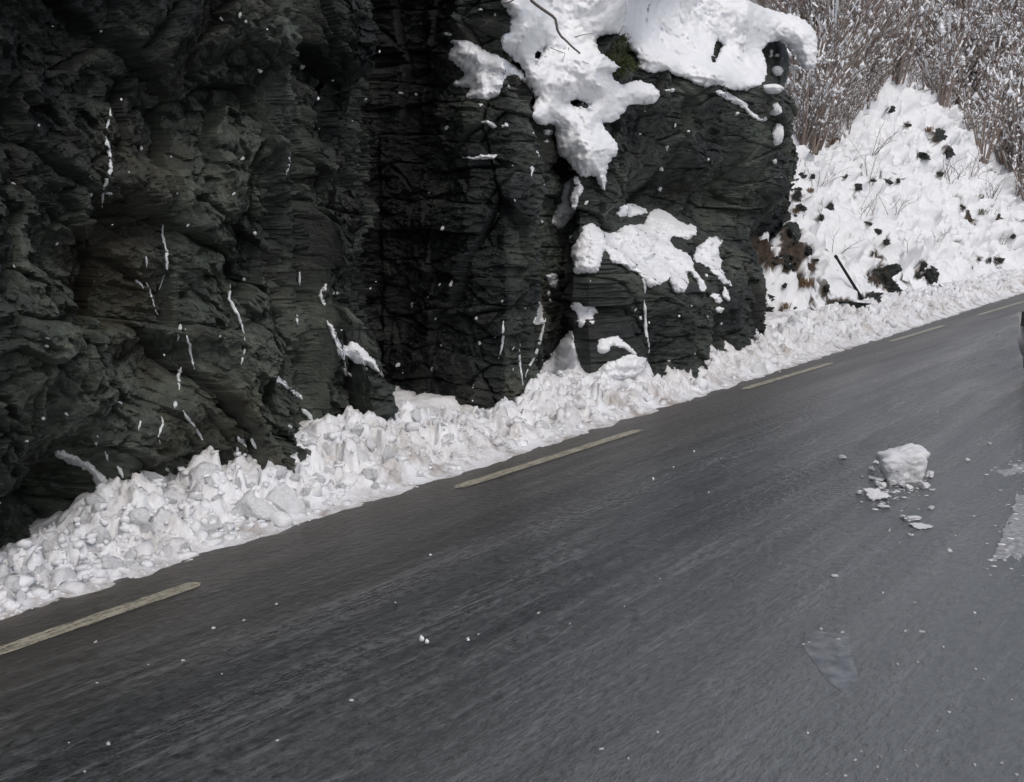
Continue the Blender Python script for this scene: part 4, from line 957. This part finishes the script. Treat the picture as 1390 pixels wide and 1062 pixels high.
for i, ((x, y), hgt, ns, sp, lab) in enumerate(slope_shrubs):
    h = cast(x, y)
    if not h: continue
    k_ = h[2] / 24.0
    me = shrub_mesh('bare_shrub', 950 + i, ns, hgt * k_, sp, 3, 10, 0.008 * k_, 0.15, 6, 0.9)[0]
    me.materials[0] = M['greystem'] if i % 2 else M['stem']
    o = link('bare_shrub', me); o.location = h[0]; tag(o, lab, 'shrub', 'bare shrubs on the near snow slope')

# rocks showing through the snow slope
rk = [lump_mesh('boulder', 1000 + i, M['rock'], 4, 1.25, 9, 0.75) for i in range(6)]
for m_ in rk: 
    a = m_.attributes.new('tone', 'FLOAT', 'POINT'); a.data.foreach_set('value', np.full(len(m_.vertices), 0.3, np.float32)); m_.polygons.foreach_set('use_smooth', [False] * len(m_.polygons))
for i, ((x, y), wx_, wy_, lab) in enumerate(ROCKS):
    h = cast(x, y)
    if not h: continue
    k_ = h[2] / FPX
    o = link('boulder', rk[i % 6]); o.location = h[0] + ray(x, y) * k_ * wx_ * 0.45; o.rotation_euler = (RNG.normal(0, .2), RNG.normal(0, .2) + (0.5 if 'slanting' in lab else 0), RNG.uniform(-.4, .4) - 0.3)
    o.scale = (wx_ * k_ * 1.75, wx_ * k_ * 1.4, wy_ * k_ * 1.7); tag(o, lab, 'rock', 'rocks showing through the snow slope')

for i in range(44):                                        # broken rock between the outcrop end and the slope
    y = RNG.uniform(235, 440); x = 1076 - (y - 235) * 0.20 + abs(RNG.normal(0, 16)) - 4
    h = cast(x, y, (B_HILL,))
    if not h: continue
    k_ = h[2] / FPX; r_ = RNG.uniform(3, 8)
    o = link('broken_rock', rk[i % 6]); o.location = h[0] + ray(x, y) * k_ * r_ * 0.2; o.rotation_euler = tuple(RNG.normal(0, .5, 3)); o.scale = (r_ * k_ * RNG.uniform(.9, 1.6), r_ * k_, r_ * k_ * RNG.uniform(.5, 1.0))
    zone = 'upper' if y < 300 else 'middle' if y < 370 else 'lower'
    tag(o, 'brown broken rock in the %s part of the rubble strip beside the outcrop end' % zone, 'rock', 'broken rocks in the %s rubble strip' % zone)
# dead grass
def tuft_mesh(name, seed, n=70, hgt=0.3, m='straw', droop=0.8):
    r = np.random.default_rng(seed); A = Acc()
    for k in range(n):
        a = r.uniform(0, 6.28); l = hgt * r.uniform(0.4, 1.0); o0 = np.array([r.normal() * 0.3 * hgt, r.normal() * 0.3 * hgt, 0]); dv = np.array([math.cos(a), math.sin(a), 0]) * l * r.uniform(0.3, 1.0) * droop; s = np.array([-math.sin(a), math.cos(a), 0]) * 0.02 * hgt * r.uniform(0.6, 1.5)
        p1 = o0 + dv * 0.4 + [0, 0, l * 0.7]; p2 = o0 + dv + [0, 0, l * r.uniform(0.1, 0.8)]
        A.add(np.array([o0 - s, o0 + s, p1 + s, p1 - s, p2]), np.array([(0, 1, 2), (0, 2, 3), (3, 2, 4)]))
    return A.mesh(name, M[m], False)
for i, ((x, y), r_, lab) in enumerate([((1091, 390), 15, 'brown dead grass clump at the foot of the outcrop end'), ((1064, 420), 11, 'dead grass clump by the flat rock at the outcrop foot'), ((1245, 372), 7, 'reddish dead grass by the slanting dark row'), ((1100, 262), 8, 'dead grass on the slope crest near the outcrop'), ((1078, 290), 10, 'dead grass hanging beside the outcrop end'), ((1130, 195), 10, 'dead grass at the lower edge of the thicket'), ((1200, 372), 8, 'dead grass over the pole rocks'), ((1260, 180), 9, 'dead grass over the bared rock of the knoll'), ((812, 248), 8, 'rusty dead moss tuft below the chute snow')]):
    h = cast(x, y)
    if not h: continue
    o = link('grass_tuft', tuft_mesh('grass_tuft', 1100 + i, 80, 1.3 * r_ * h[2] / FPX)); o.location = h[0]; tag(o, lab, 'grass tuft', 'dead grass tufts')
for i, ((x, y), r_, lab) in enumerate([((1334, 292), 10, 'green leafed plant poking out of the right slope'), ((1330, 270), 8, 'small dark green plant above the green leafed one')]):
    h = cast(x, y)
    o = link('evergreen_sprig', tuft_mesh('evergreen_sprig', 1150 + i, 60, 1.3 * r_ * h[2] / FPX, 'green', 1.0)); o.location = h[0]; tag(o, lab, 'plant', 'evergreen plants on the slope')

# leaning black pole
dpo = min(cast(1169 - 34 * f_, 404 - 55 * f_)[2] + 0.5 * f_ for f_ in (0, .1, .2, .3, .4, .5, .6, .7, .8, .9, 1)) - 0.06
b = CAM + ray(1169, 404) * dpo; tp = CAM + ray(1135, 349) * (dpo - 0.5)
ax = (tp - b) / np.linalg.norm(tp - b)
pole = empty('snow_pole', tuple(b)); tag(pole, 'thin black snow pole leaning left in the slope', 'pole')
V_, F_ = tube(np.array([-ax * 0.4, ax * 0.0, (tp - b)]), [0.030, 0.030, 0.026], 8); link('shaft', mesh_np('shaft', V_, F_, M['black']), pole)
V_, F_ = tube(np.array([(tp - b) - ax * 0.02, (tp - b) + ax * 0.03]), [0.033, 0.030], 8); link('end_cap', mesh_np('end_cap', V_, F_, M['black']), pole)

# juniper on the ledge
def juniper():
    r = np.random.default_rng(77); A = Acc(); Bk = Acc(); Sn = Acc()
    c = cast(832, 88, (B_CLIFF,)); k_ = c[2] / FPX
    t0 = empty('juniper_bush', tuple(c[0])); tag(t0, 'small dark green juniper bush poking out of the snow blanket', 'juniper')
    tvec = -(ray(832, 75) / np.linalg.norm(ray(832, 75)))
    for (x, y, rad) in [(818, 58, 12), (832, 52, 13), (846, 58, 11), (828, 70, 14), (842, 72, 12), (812, 68, 8), (850, 84, 9), (836, 88, 10), (858, 92, 8), (845, 98, 7), (826, 96, 7), (815, 80, 6)]:
        q = CAM + ray(x, y) * (c[2] - 0.12) - c[0]
        Bk.add(*tube(np.array([[0, 0, -0.05], q * 0.5 + r.normal(size=3) * 0.02, q]), [0.012, 0.008, 0.004], 4))
        for n_ in range(95):
            p = q + r.normal(size=3) * rad * k_ * 0.45
            d = r.normal(size=3) + [0, 0, 0.5] + (p - q) * 6; d /= np.linalg.norm(d); l = k_ * r.uniform(2.5, 6.5); s = np.cross(d, r.normal(size=3)); s /= np.linalg.norm(s); s *= l * 0.2
            A.add(np.array([p - s, p + s, p + d * l * 0.6 + s, p + d * l]), np.array([(0, 1, 2), (0, 2, 3)]))
    link('foliage', A.mesh('foliage', M['green'], False), t0); link('branch', Bk.mesh('branch', M['stem']), t0)
juniper()

# bare branch hanging in over the snow
br = empty('bare_branch', tuple(CAM + ray(690, -130) * 11.0)); tag(br, 'thin dark bare branch hanging from above over the snow blanket', 'branch')
def brl(k_, pts, r0, r1, name):
    Zp = Zm(k_, pts); q = np.array(Zp)
    hh = [cast(x, max(y, 2), (B_CLIFF,)) for x, y in Zp]
    dpt = [(h[2] if h else 13) for h in hh]; dm = min(dpt) - 0.45
    P = np.array([CAM + ray(x, y) * dm for x, y in Zp]) - np.array(br.location)
    sg = np.linspace(0, len(P) - 1, len(P) * 3); P = np.stack([np.interp(sg, range(len(P)), P[:, i]) for i in range(3)], 1)
    V_, F_ = tube(P, np.linspace(r0, r1, len(P)), 5); link(name, mesh_np(name, V_, F_, M['greystem']), br); return dm
brl(9, [(200, -900), (300, -400), (480, 0), (570, 70), (660, 130), (690, 160), (705, 250), (735, 300), (770, 330), (830, 390), (890, 440)], 0.016, 0.008, 'limb')
brl(9, [(770, 330), (850, 305), (920, 285), (1000, 275)], 0.006, 0.003, 'twig'); brl(9, [(735, 300), (740, 370), (770, 430), (800, 455), (850, 480), (960, 525)], 0.006, 0.003, 'twig')
brl(9, [(640, 390), (700, 415), (770, 440), (745, 495)], 0.004, 0.003, 'twig'); brl(9, [(800, 390), (790, 430), (770, 450)], 0.004, 0.003, 'twig'); brl(9, [(240, 28), (300, 25), (380, -20), (480, -60)], 0.006, 0.008, 'twig')
brl(9, [(735, 300), (745, 270), (765, 255)], 0.004, 0.002, 'twig')

# ------------------------------------------------------------------ snow on the road
M['slush'] = simple('grey_slush', (0.36, 0.365, 0.375), 0.35, 0.6, var=0.6, scale=30, bd=0.006)
rv = [tuple(p) for p in ((-40, -20, 0.001), (40, -20, 0.001), (40, 80, 0.001), (-40, 80, 0.001))]
B_ROAD = BVHTree.FromPolygons(rv, [(0, 1, 2, 3)])
def Zr(k, pts):
    ox, oy, sc = {1: (1090, 560, 4.427), 2: (1040, 780, 3.766), 3: (0, 800, 2.78), 4: (450, 750, 2.78)}[k]
    return [(ox + x / sc, oy + y / sc) for x, y in pts]
snow_patch('slush_patch', Zr(1, [(1480, 470), (1328, 500), (1280, 488), (1262, 590), (1240, 650), (1195, 730), (1170, 800), (1120, 890), (1200, 880), (1328, 870), (1500, 850)]), 'dirty slush patch on the road at the right picture edge', 'slush patch', step=1.3, thick=0.018, width=0.12, blur=0, lum=0.012, lsize=0.3, rag=4.5, trees=(B_ROAD,), skirt=0.02, seed=90, material='slush', sink=0.003)
snow_patch('slush_streak', Zr(1, [(1140, 352), (1230, 330), (1328, 300), (1420, 290), (1420, 350), (1328, 372), (1240, 382), (1190, 372)]), 'thin slush streak behind the slush patch', 'slush streak', step=1.3, thick=0.008, width=0.1, blur=0, lum=0.006, lsize=0.3, rag=3.5, trees=(B_ROAD,), skirt=0.02, seed=91, material='slush', sink=0.006)
M['thin_ice'] = simple('grey_thin_ice', (0.165, 0.168, 0.172), 0.22, 0.9, var=0.5, scale=14)

snow_patch('ice_sheet', Zr(2, [(185, 365), (198, 305), (250, 285), (330, 300), (420, 305), (430, 400), (455, 470), (470, 530), (420, 600), (390, 600), (345, 575), (290, 515), (230, 430)]), 'thin grey ice sheet on the road with small white chips', 'ice sheet', step=1.3, thick=0.006, width=0.05, blur=0, lum=0.004, lsize=0.1, rag=1.0, trees=(B_ROAD,), skirt=0.01, seed=92, material='thin_ice', sink=0.002)
acc = Acc(); fm = mesh_arrays(small[2])
for i in range(120):
    x, y = RNG.uniform(1320, 1400), RNG.uniform(620, 790); p = atz(x, y)
    if RNG.uniform() > math.exp(-max(0, 1378 - x - (y - 660) * 0.0) / 22): continue
    r_ = 0.009 * math.exp(RNG.normal(0, .5)); acc.add(fm[0] * [r_ * 1.5, r_, r_ * 0.6] + p + [0, 0, r_ * 0.2], fm[1])
o = link('loose_slush', acc.mesh('loose_slush', M['snow'])); tag(o, 'loose slush flecks strewn round the slush patch', 'slush', None, 'stuff')
# the big chunk and its crumbs
def block_mesh(name, seed):
    bm = bmesh.new(); bmesh.ops.create_icosphere(bm, subdivisions=5, radius=1.0)
    P = np.array([v.co[:] for v in bm.verts])
    P /= (np.abs(P) ** 5).sum(1)[:, None] ** 0.2
    P[:, :2] *= (0.80 + 0.16 * P[:, 2:3]); P[:, 2] += 0.22 * P[:, 0] * (P[:, 2] > 0)
    n = 0.6 * fbm(P[:, 0] * 1.6 + seed, P[:, 1] * 1.6 + P[:, 2] * 1.9, 5, seed, 0.62) + 0.4 * np.abs(fbm(P[:, 2] * 2.6 + seed, P[:, 1] * 2.2 - P[:, 0] * 1.9, 4, seed + 9, 0.6))
    P *= (1 + 0.34 * n)[:, None]
    for v, p in zip(bm.verts, P): v.co = p
    me = bpy.data.meshes.new(name); bm.to_mesh(me); bm.free()
    me.polygons.foreach_set('use_smooth', [True] * len(me.polygons)); me.materials.append(M['snow']); return me
ch = block_mesh('snow_chunk', 31)
p = atz(1224, 651); o = link('snow_chunk', ch); o.location = p + np.array([0, 0, 0.10]); o.scale = (0.19, 0.15, 0.125); o.rotation_euler = (0.05, -0.05, 0.55)
tag(o, 'largest lump of snow lying alone on the road', 'snow chunk')
crumbs = [((430, 505), 80, 45, 'broad broken snow clump in front of the big lump'), ((460, 440), 38, 26, 'snow clump behind the broad broken one'), ((340, 482), 26, 15, 'snow crumb at the left tip of the broad clump'), ((540, 430), 24, 32, 'pointed crumb under the left of the big lump'), ((590, 440), 26, 30, 'pointed crumb under the middle of the big lump'), ((635, 455), 28, 24, 'crumb under the right of the big lump'), ((720, 445), 40, 34, 'triangular crumb right of the crumb row'),
          ((760, 380), 34, 30, 'pointed crumb right of the big lump'), ((480, 545), 18, 12, 'tiny crumb in front of the broad clump'), ((487, 566), 45, 8, 'flat snow scrap in front of the broad clump'), ((565, 475), 20, 9, 'tiny flat crumb before the crumb row'), ((430, 400), 55, 14, 'low snow scrap left of the big lump'), ((440, 300), 32, 10, 'thin snow scrap at the upper left of the big lump'), ((655, 640), 55, 30, 'domed snow crumb in front of the group'), ((600, 632), 20, 16, 'small crumb left of the domed one'), ((700, 685), 70, 14, 'flat snow scrap in front of the domed crumb'), ((645, 738), 20, 10, 'nearest small crumb below the domed one'), ((772, 575), 26, 14, 'lone crumb between the big lump and the domed crumb'), ((235, 272), 24, 22, 'lone white crumb left of the big lump'), ((410, 342), 20, 16, 'small crumb close left of the big lump'), ((988, 288), 14, 14, 'lone white crumb right of the big lump'), ((1120, 188), 10, 10, 'small far crumb right of the big lump'), ((520, 712), 10, 14, 'tiny upright crumb before the group'), ((1215, 828), 22, 14, 'crumb on the edge of the slush patch'), ((190, 985), 26, 12, 'small crumb near the road middle before the group'), ((880, 835), 16, 18, 'grey crumb between the group and the slush patch')]
cm = [lump_mesh('snow_crumb', 1220 + i, M['snow'], 4, 0.95, 4, 0.9) for i in range(5)]
for i, (c, w_, h_, lab) in enumerate(crumbs):
    x, y = Zr(1, [c])[0]; p = atz(x, y + h_ * 0.3 / 4.427); k_ = (p @ FWD - CAM @ FWD) / FPX / 4.427
    o = link('snow_crumb', cm[i % 5]); o.scale = (w_ * k_ * 0.95, w_ * k_ * 0.8, max(0.9 * h_, 6) * k_); o.location = p + np.array([0, 0, o.scale[2] * 0.55]); o.rotation_euler = (0, 0, 0.6 + RNG.normal(0, .3))
    tag(o, lab, 'snow crumb', 'snow crumbs round the big lump on the road')
acc = Acc()
for i in range(150):
    x, y = 1214 + RNG.normal(0, 22), 664 + RNG.normal(0, 13); p = atz(x, y); r_ = 0.006 * math.exp(RNG.normal(0, .5))
    acc.add(fm[0] * [r_ * 1.5, r_, r_ * 0.7] + p + [0, 0, r_ * 0.3], fm[1])
o = link('snow_powder', acc.mesh('snow_powder', M['snow'])); tag(o, 'fine snow powder crushed round the big lump on the road', 'snow', None, 'stuff')
chips = [(2, c) for c in [(280, 280), (390, 297), (370, 335), (378, 415), (760, 145), (905, 372), (800, 295), (710, 290), (1110, 535), (1255, 640), (935, 705), (875, 800), (1063, 975), (1205, 965), (1280, 1025), (770, 980), (485, 905), (570, 985), (585, 935), (455, 950), (310, 1020), (620, 1050), (405, 1030), (710, 900), (220, 350), (190, 358), (775, 450), (670, 460), (1070, 485)]] \
      + [(3, c) for c in [(260, 580), (408, 585), (1048, 572), (1328, 420), (805, 148), (1043, 58), (360, 200), (365, 355), (690, 270), (560, 285), (920, 118), (320, 690)]] + [(4, c) for c in [(240, 190), (900, 270), (935, 550), (1018, 743), (780, 230), (1240, 100), (515, 325), (555, 310), (75, 560), (1230, 680), (1120, 778)]]
for i, (k_, c) in enumerate(chips):
    x, y = Zr(k_, [c])[0]; p = atz(x, y); s = (p @ FWD - CAM @ FWD) / FPX * RNG.uniform(1.0, 2.6)
    o = link('ice_chip', cm[i % 5]); o.scale = (s * RNG.uniform(1, 1.9), s * RNG.uniform(.8, 1.3), s * RNG.uniform(0.5, 0.9)); o.location = p + np.array([0, 0, o.scale[2] * 0.4]); o.rotation_euler = (0, 0, RNG.uniform(0, 6.28))
    z_ = 'on the near right of the road' if k_ == 2 else 'on the dark left part of the road' if k_ == 3 else 'in the middle of the near road'
    tag(o, 'tiny white ice chip lying ' + z_, 'ice chip', 'ice chips ' + z_)
# snow falling through the air
acc = Acc(); fm = mesh_arrays(small[0])
for i in range(110):
    x, y = RNG.uniform(-100, 1490), RNG.uniform(-80, 1000); t_ = RNG.uniform(2.5, 9)
    p = CAM + ray(x, y) * t_
    if p[2] < 0.15 or p[0] < -5.4: continue
    acc.add(fm[0] * (RNG.uniform(0.7, 1.5, 3) * 0.0042) + p, fm[1])
p = CAM + ray(572, 867) * 3.2; acc.add(fm[0] * [0.011, 0.009, 0.015] + p, fm[1]); acc.add(fm[0] * [0.008, 0.009, 0.011] + p + RIGHT * 0.016 - UP * 0.008, fm[1])
o = link('falling_snow', acc.mesh('falling_snow', M['snow'])); tag(o, 'sparse snowflakes drifting in the air before the rock', 'snowflakes', None, 'stuff')

# ------------------------------------------------------------------ oncoming car, only its corner reaches into the frame
def car():
    root = empty('parked_car', (-1.92, 13.62, 0)); tag(root, 'silver car at the right picture edge, only its front corner showing', 'car')
    # stations from nose (y=0) to tail: y, half width, sill z, belt z
    st = [(0.0, 0.62, 0.30, 0.78), (0.10, 0.80, 0.24, 0.90), (0.35, 0.88, 0.22, 0.97), (0.9, 0.90, 0.22, 1.02), (1.35, 0.90, 0.22, 1.05), (2.2, 0.90, 0.22, 1.06), (3.2, 0.90, 0.22, 1.07), (4.0, 0.88, 0.25, 1.06), (4.3, 0.80, 0.30, 1.00), (4.42, 0.66, 0.36, 0.85)]
    ring = 16; Vb = []
    for y, hw_, z0, z1 in st:
        for k in range(ring):
            a = k / ring * 2 * math.pi; c, s_ = math.cos(a), math.sin(a)
            ex = 0.45
            Vb.append((hw_ * 1.05 * math.copysign(abs(c) ** ex, c), y, (z0 + z1) / 2 + (z1 - z0) / 2 * math.copysign(abs(s_) ** ex, s_)))
    Fb = []
    for i in range(len(st) - 1):
        for k in range(ring):
            q = (k + 1) % ring; Fb.append((i * ring + k, (i + 1) * ring + k, (i + 1) * ring + q, i * ring + q))
    me = bpy.data.meshes.new('body'); me.from_pydata(Vb, [], Fb + [tuple(range(ring)), tuple(range(len(Vb) - 1, len(Vb) - ring - 1, -1))]); me.materials.append(M['silver'])
    me.polygons.foreach_set('use_smooth', [True] * len(me.polygons)); body = link('body', me, root)
    sb = body.modifiers.new('s', 'SUBSURF'); sb.levels = 1; sb.render_levels = 2
    def loft(name, secs, m):                                # secs: list of rings of equal length
        n_ = len(secs[0]); v_ = [p for s_ in secs for p in s_]; f_ = []
        for i in range(len(secs) - 1):
            for k in range(n_): q = (k + 1) % n_; f_.append((i * n_ + k, i * n_ + q, (i + 1) * n_ + q, (i + 1) * n_ + k))
        f_ += [tuple(range(n_ - 1, -1, -1)), tuple(range(len(v_) - n_, len(v_)))]
        me = bpy.data.meshes.new(name); me.from_pydata(v_, [], f_); me.materials.append(m); return link(name, me, root)
    loft('cabin_glass', [[(-.80, 1.15, 1.03), (.80, 1.15, 1.03), (.82, 4.05, 1.04), (-.82, 4.05, 1.04)], [(-.64, 1.95, 1.46), (.64, 1.95, 1.46), (.64, 3.75, 1.45), (-.64, 3.75, 1.45)]], M['glass'])
    loft('car_roof', [[(-.66, 1.90, 1.455), (.66, 1.90, 1.455), (.66, 3.80, 1.45), (-.66, 3.80, 1.45)], [(-.55, 2.1, 1.53), (.55, 2.1, 1.53), (.55, 3.6, 1.52), (-.55, 3.6, 1.52)]], M['silver'])
    for sx in (-1, 1):
        for (ya, za, yb, zb) in ((1.18, 1.05, 1.95, 1.46), (2.75, 1.05, 2.75, 1.46), (4.02, 1.05, 3.75, 1.45)):
            V_, F_ = tube(np.array([(sx * .815, ya, za), (sx * .655, yb, zb)]), [0.035, 0.035], 6); link('roof_pillar', mesh_np('roof_pillar', V_, F_, M['silver']), root)
        loft('headlight', [[(sx * .52, .02, .66), (sx * .80, .10, .70), (sx * .885, .34, .82), (sx * .80, .13, .86), (sx * .52, .05, .80)], [(sx * .52, -.015, .66), (sx * .82, .06, .70), (sx * .915, .34, .83), (sx * .82, .09, .87), (sx * .52, .01, .80)]], M['lamp'])
        mr = loft('wing_mirror', [[(sx * .88, 1.35, 1.06), (sx * .88, 1.5, 1.06), (sx * .88, 1.5, 1.10), (sx * .88, 1.35, 1.10)], [(sx * .96, 1.33, 1.06), (sx * .96, 1.52, 1.06), (sx * .96, 1.52, 1.16), (sx * .96, 1.33, 1.16)], [(sx * 1.06, 1.36, 1.08), (sx * 1.06, 1.5, 1.08), (sx * 1.06, 1.5, 1.16), (sx * 1.06, 1.36, 1.16)]], M['silver'])
        for yw in (0.82, 3.5):
            a = np.linspace(0, 2 * math.pi, 33)[:-1]
            prof = [(0.19, -0.10), (0.30, -0.105), (0.325, -0.07), (0.33, 0), (0.325, 0.07), (0.30, 0.105), (0.19, 0.10)]
            Vt_ = [(w_, r_ * math.cos(b), r_ * math.sin(b)) for r_, w_ in prof for b in a]; n_ = len(a)
            Ft = [(i * n_ + k, i * n_ + (k + 1) % n_, (i + 1) * n_ + (k + 1) % n_, (i + 1) * n_ + k) for i in range(len(prof) - 1) for k in range(n_)]
            me = bpy.data.meshes.new('tyre'); me.from_pydata(Vt_, [], Ft); me.materials.append(M['black'])
            wl = empty('wheel', (sx * 0.75, yw, 0.33)); wl.parent = root
            link('tyre', me, wl)
            Vr, Fr = tube(np.array([(-0.085, 0, 0), (0.085, 0, 0)]), [0.195, 0.195], 20); link('rim', mesh_np('rim', Vr, Fr, M['rim'], False), wl)
    loft('grille', [[(-.42, .01, .52), (.42, .01, .52), (.42, .03, .72), (-.42, .03, .72)], [(-.42, -.025, .52), (.42, -.025, .52), (.42, -.015, .72), (-.42, -.015, .72)]], M['black'])
    loft('number_plate', [[(-.26, -.01, .40), (.26, -.01, .40), (.26, -.01, .51), (-.26, -.01, .51)], [(-.26, -.035, .40), (.26, -.035, .40), (.26, -.035, .51), (-.26, -.035, .51)]], M['rim'])
    return root
car()
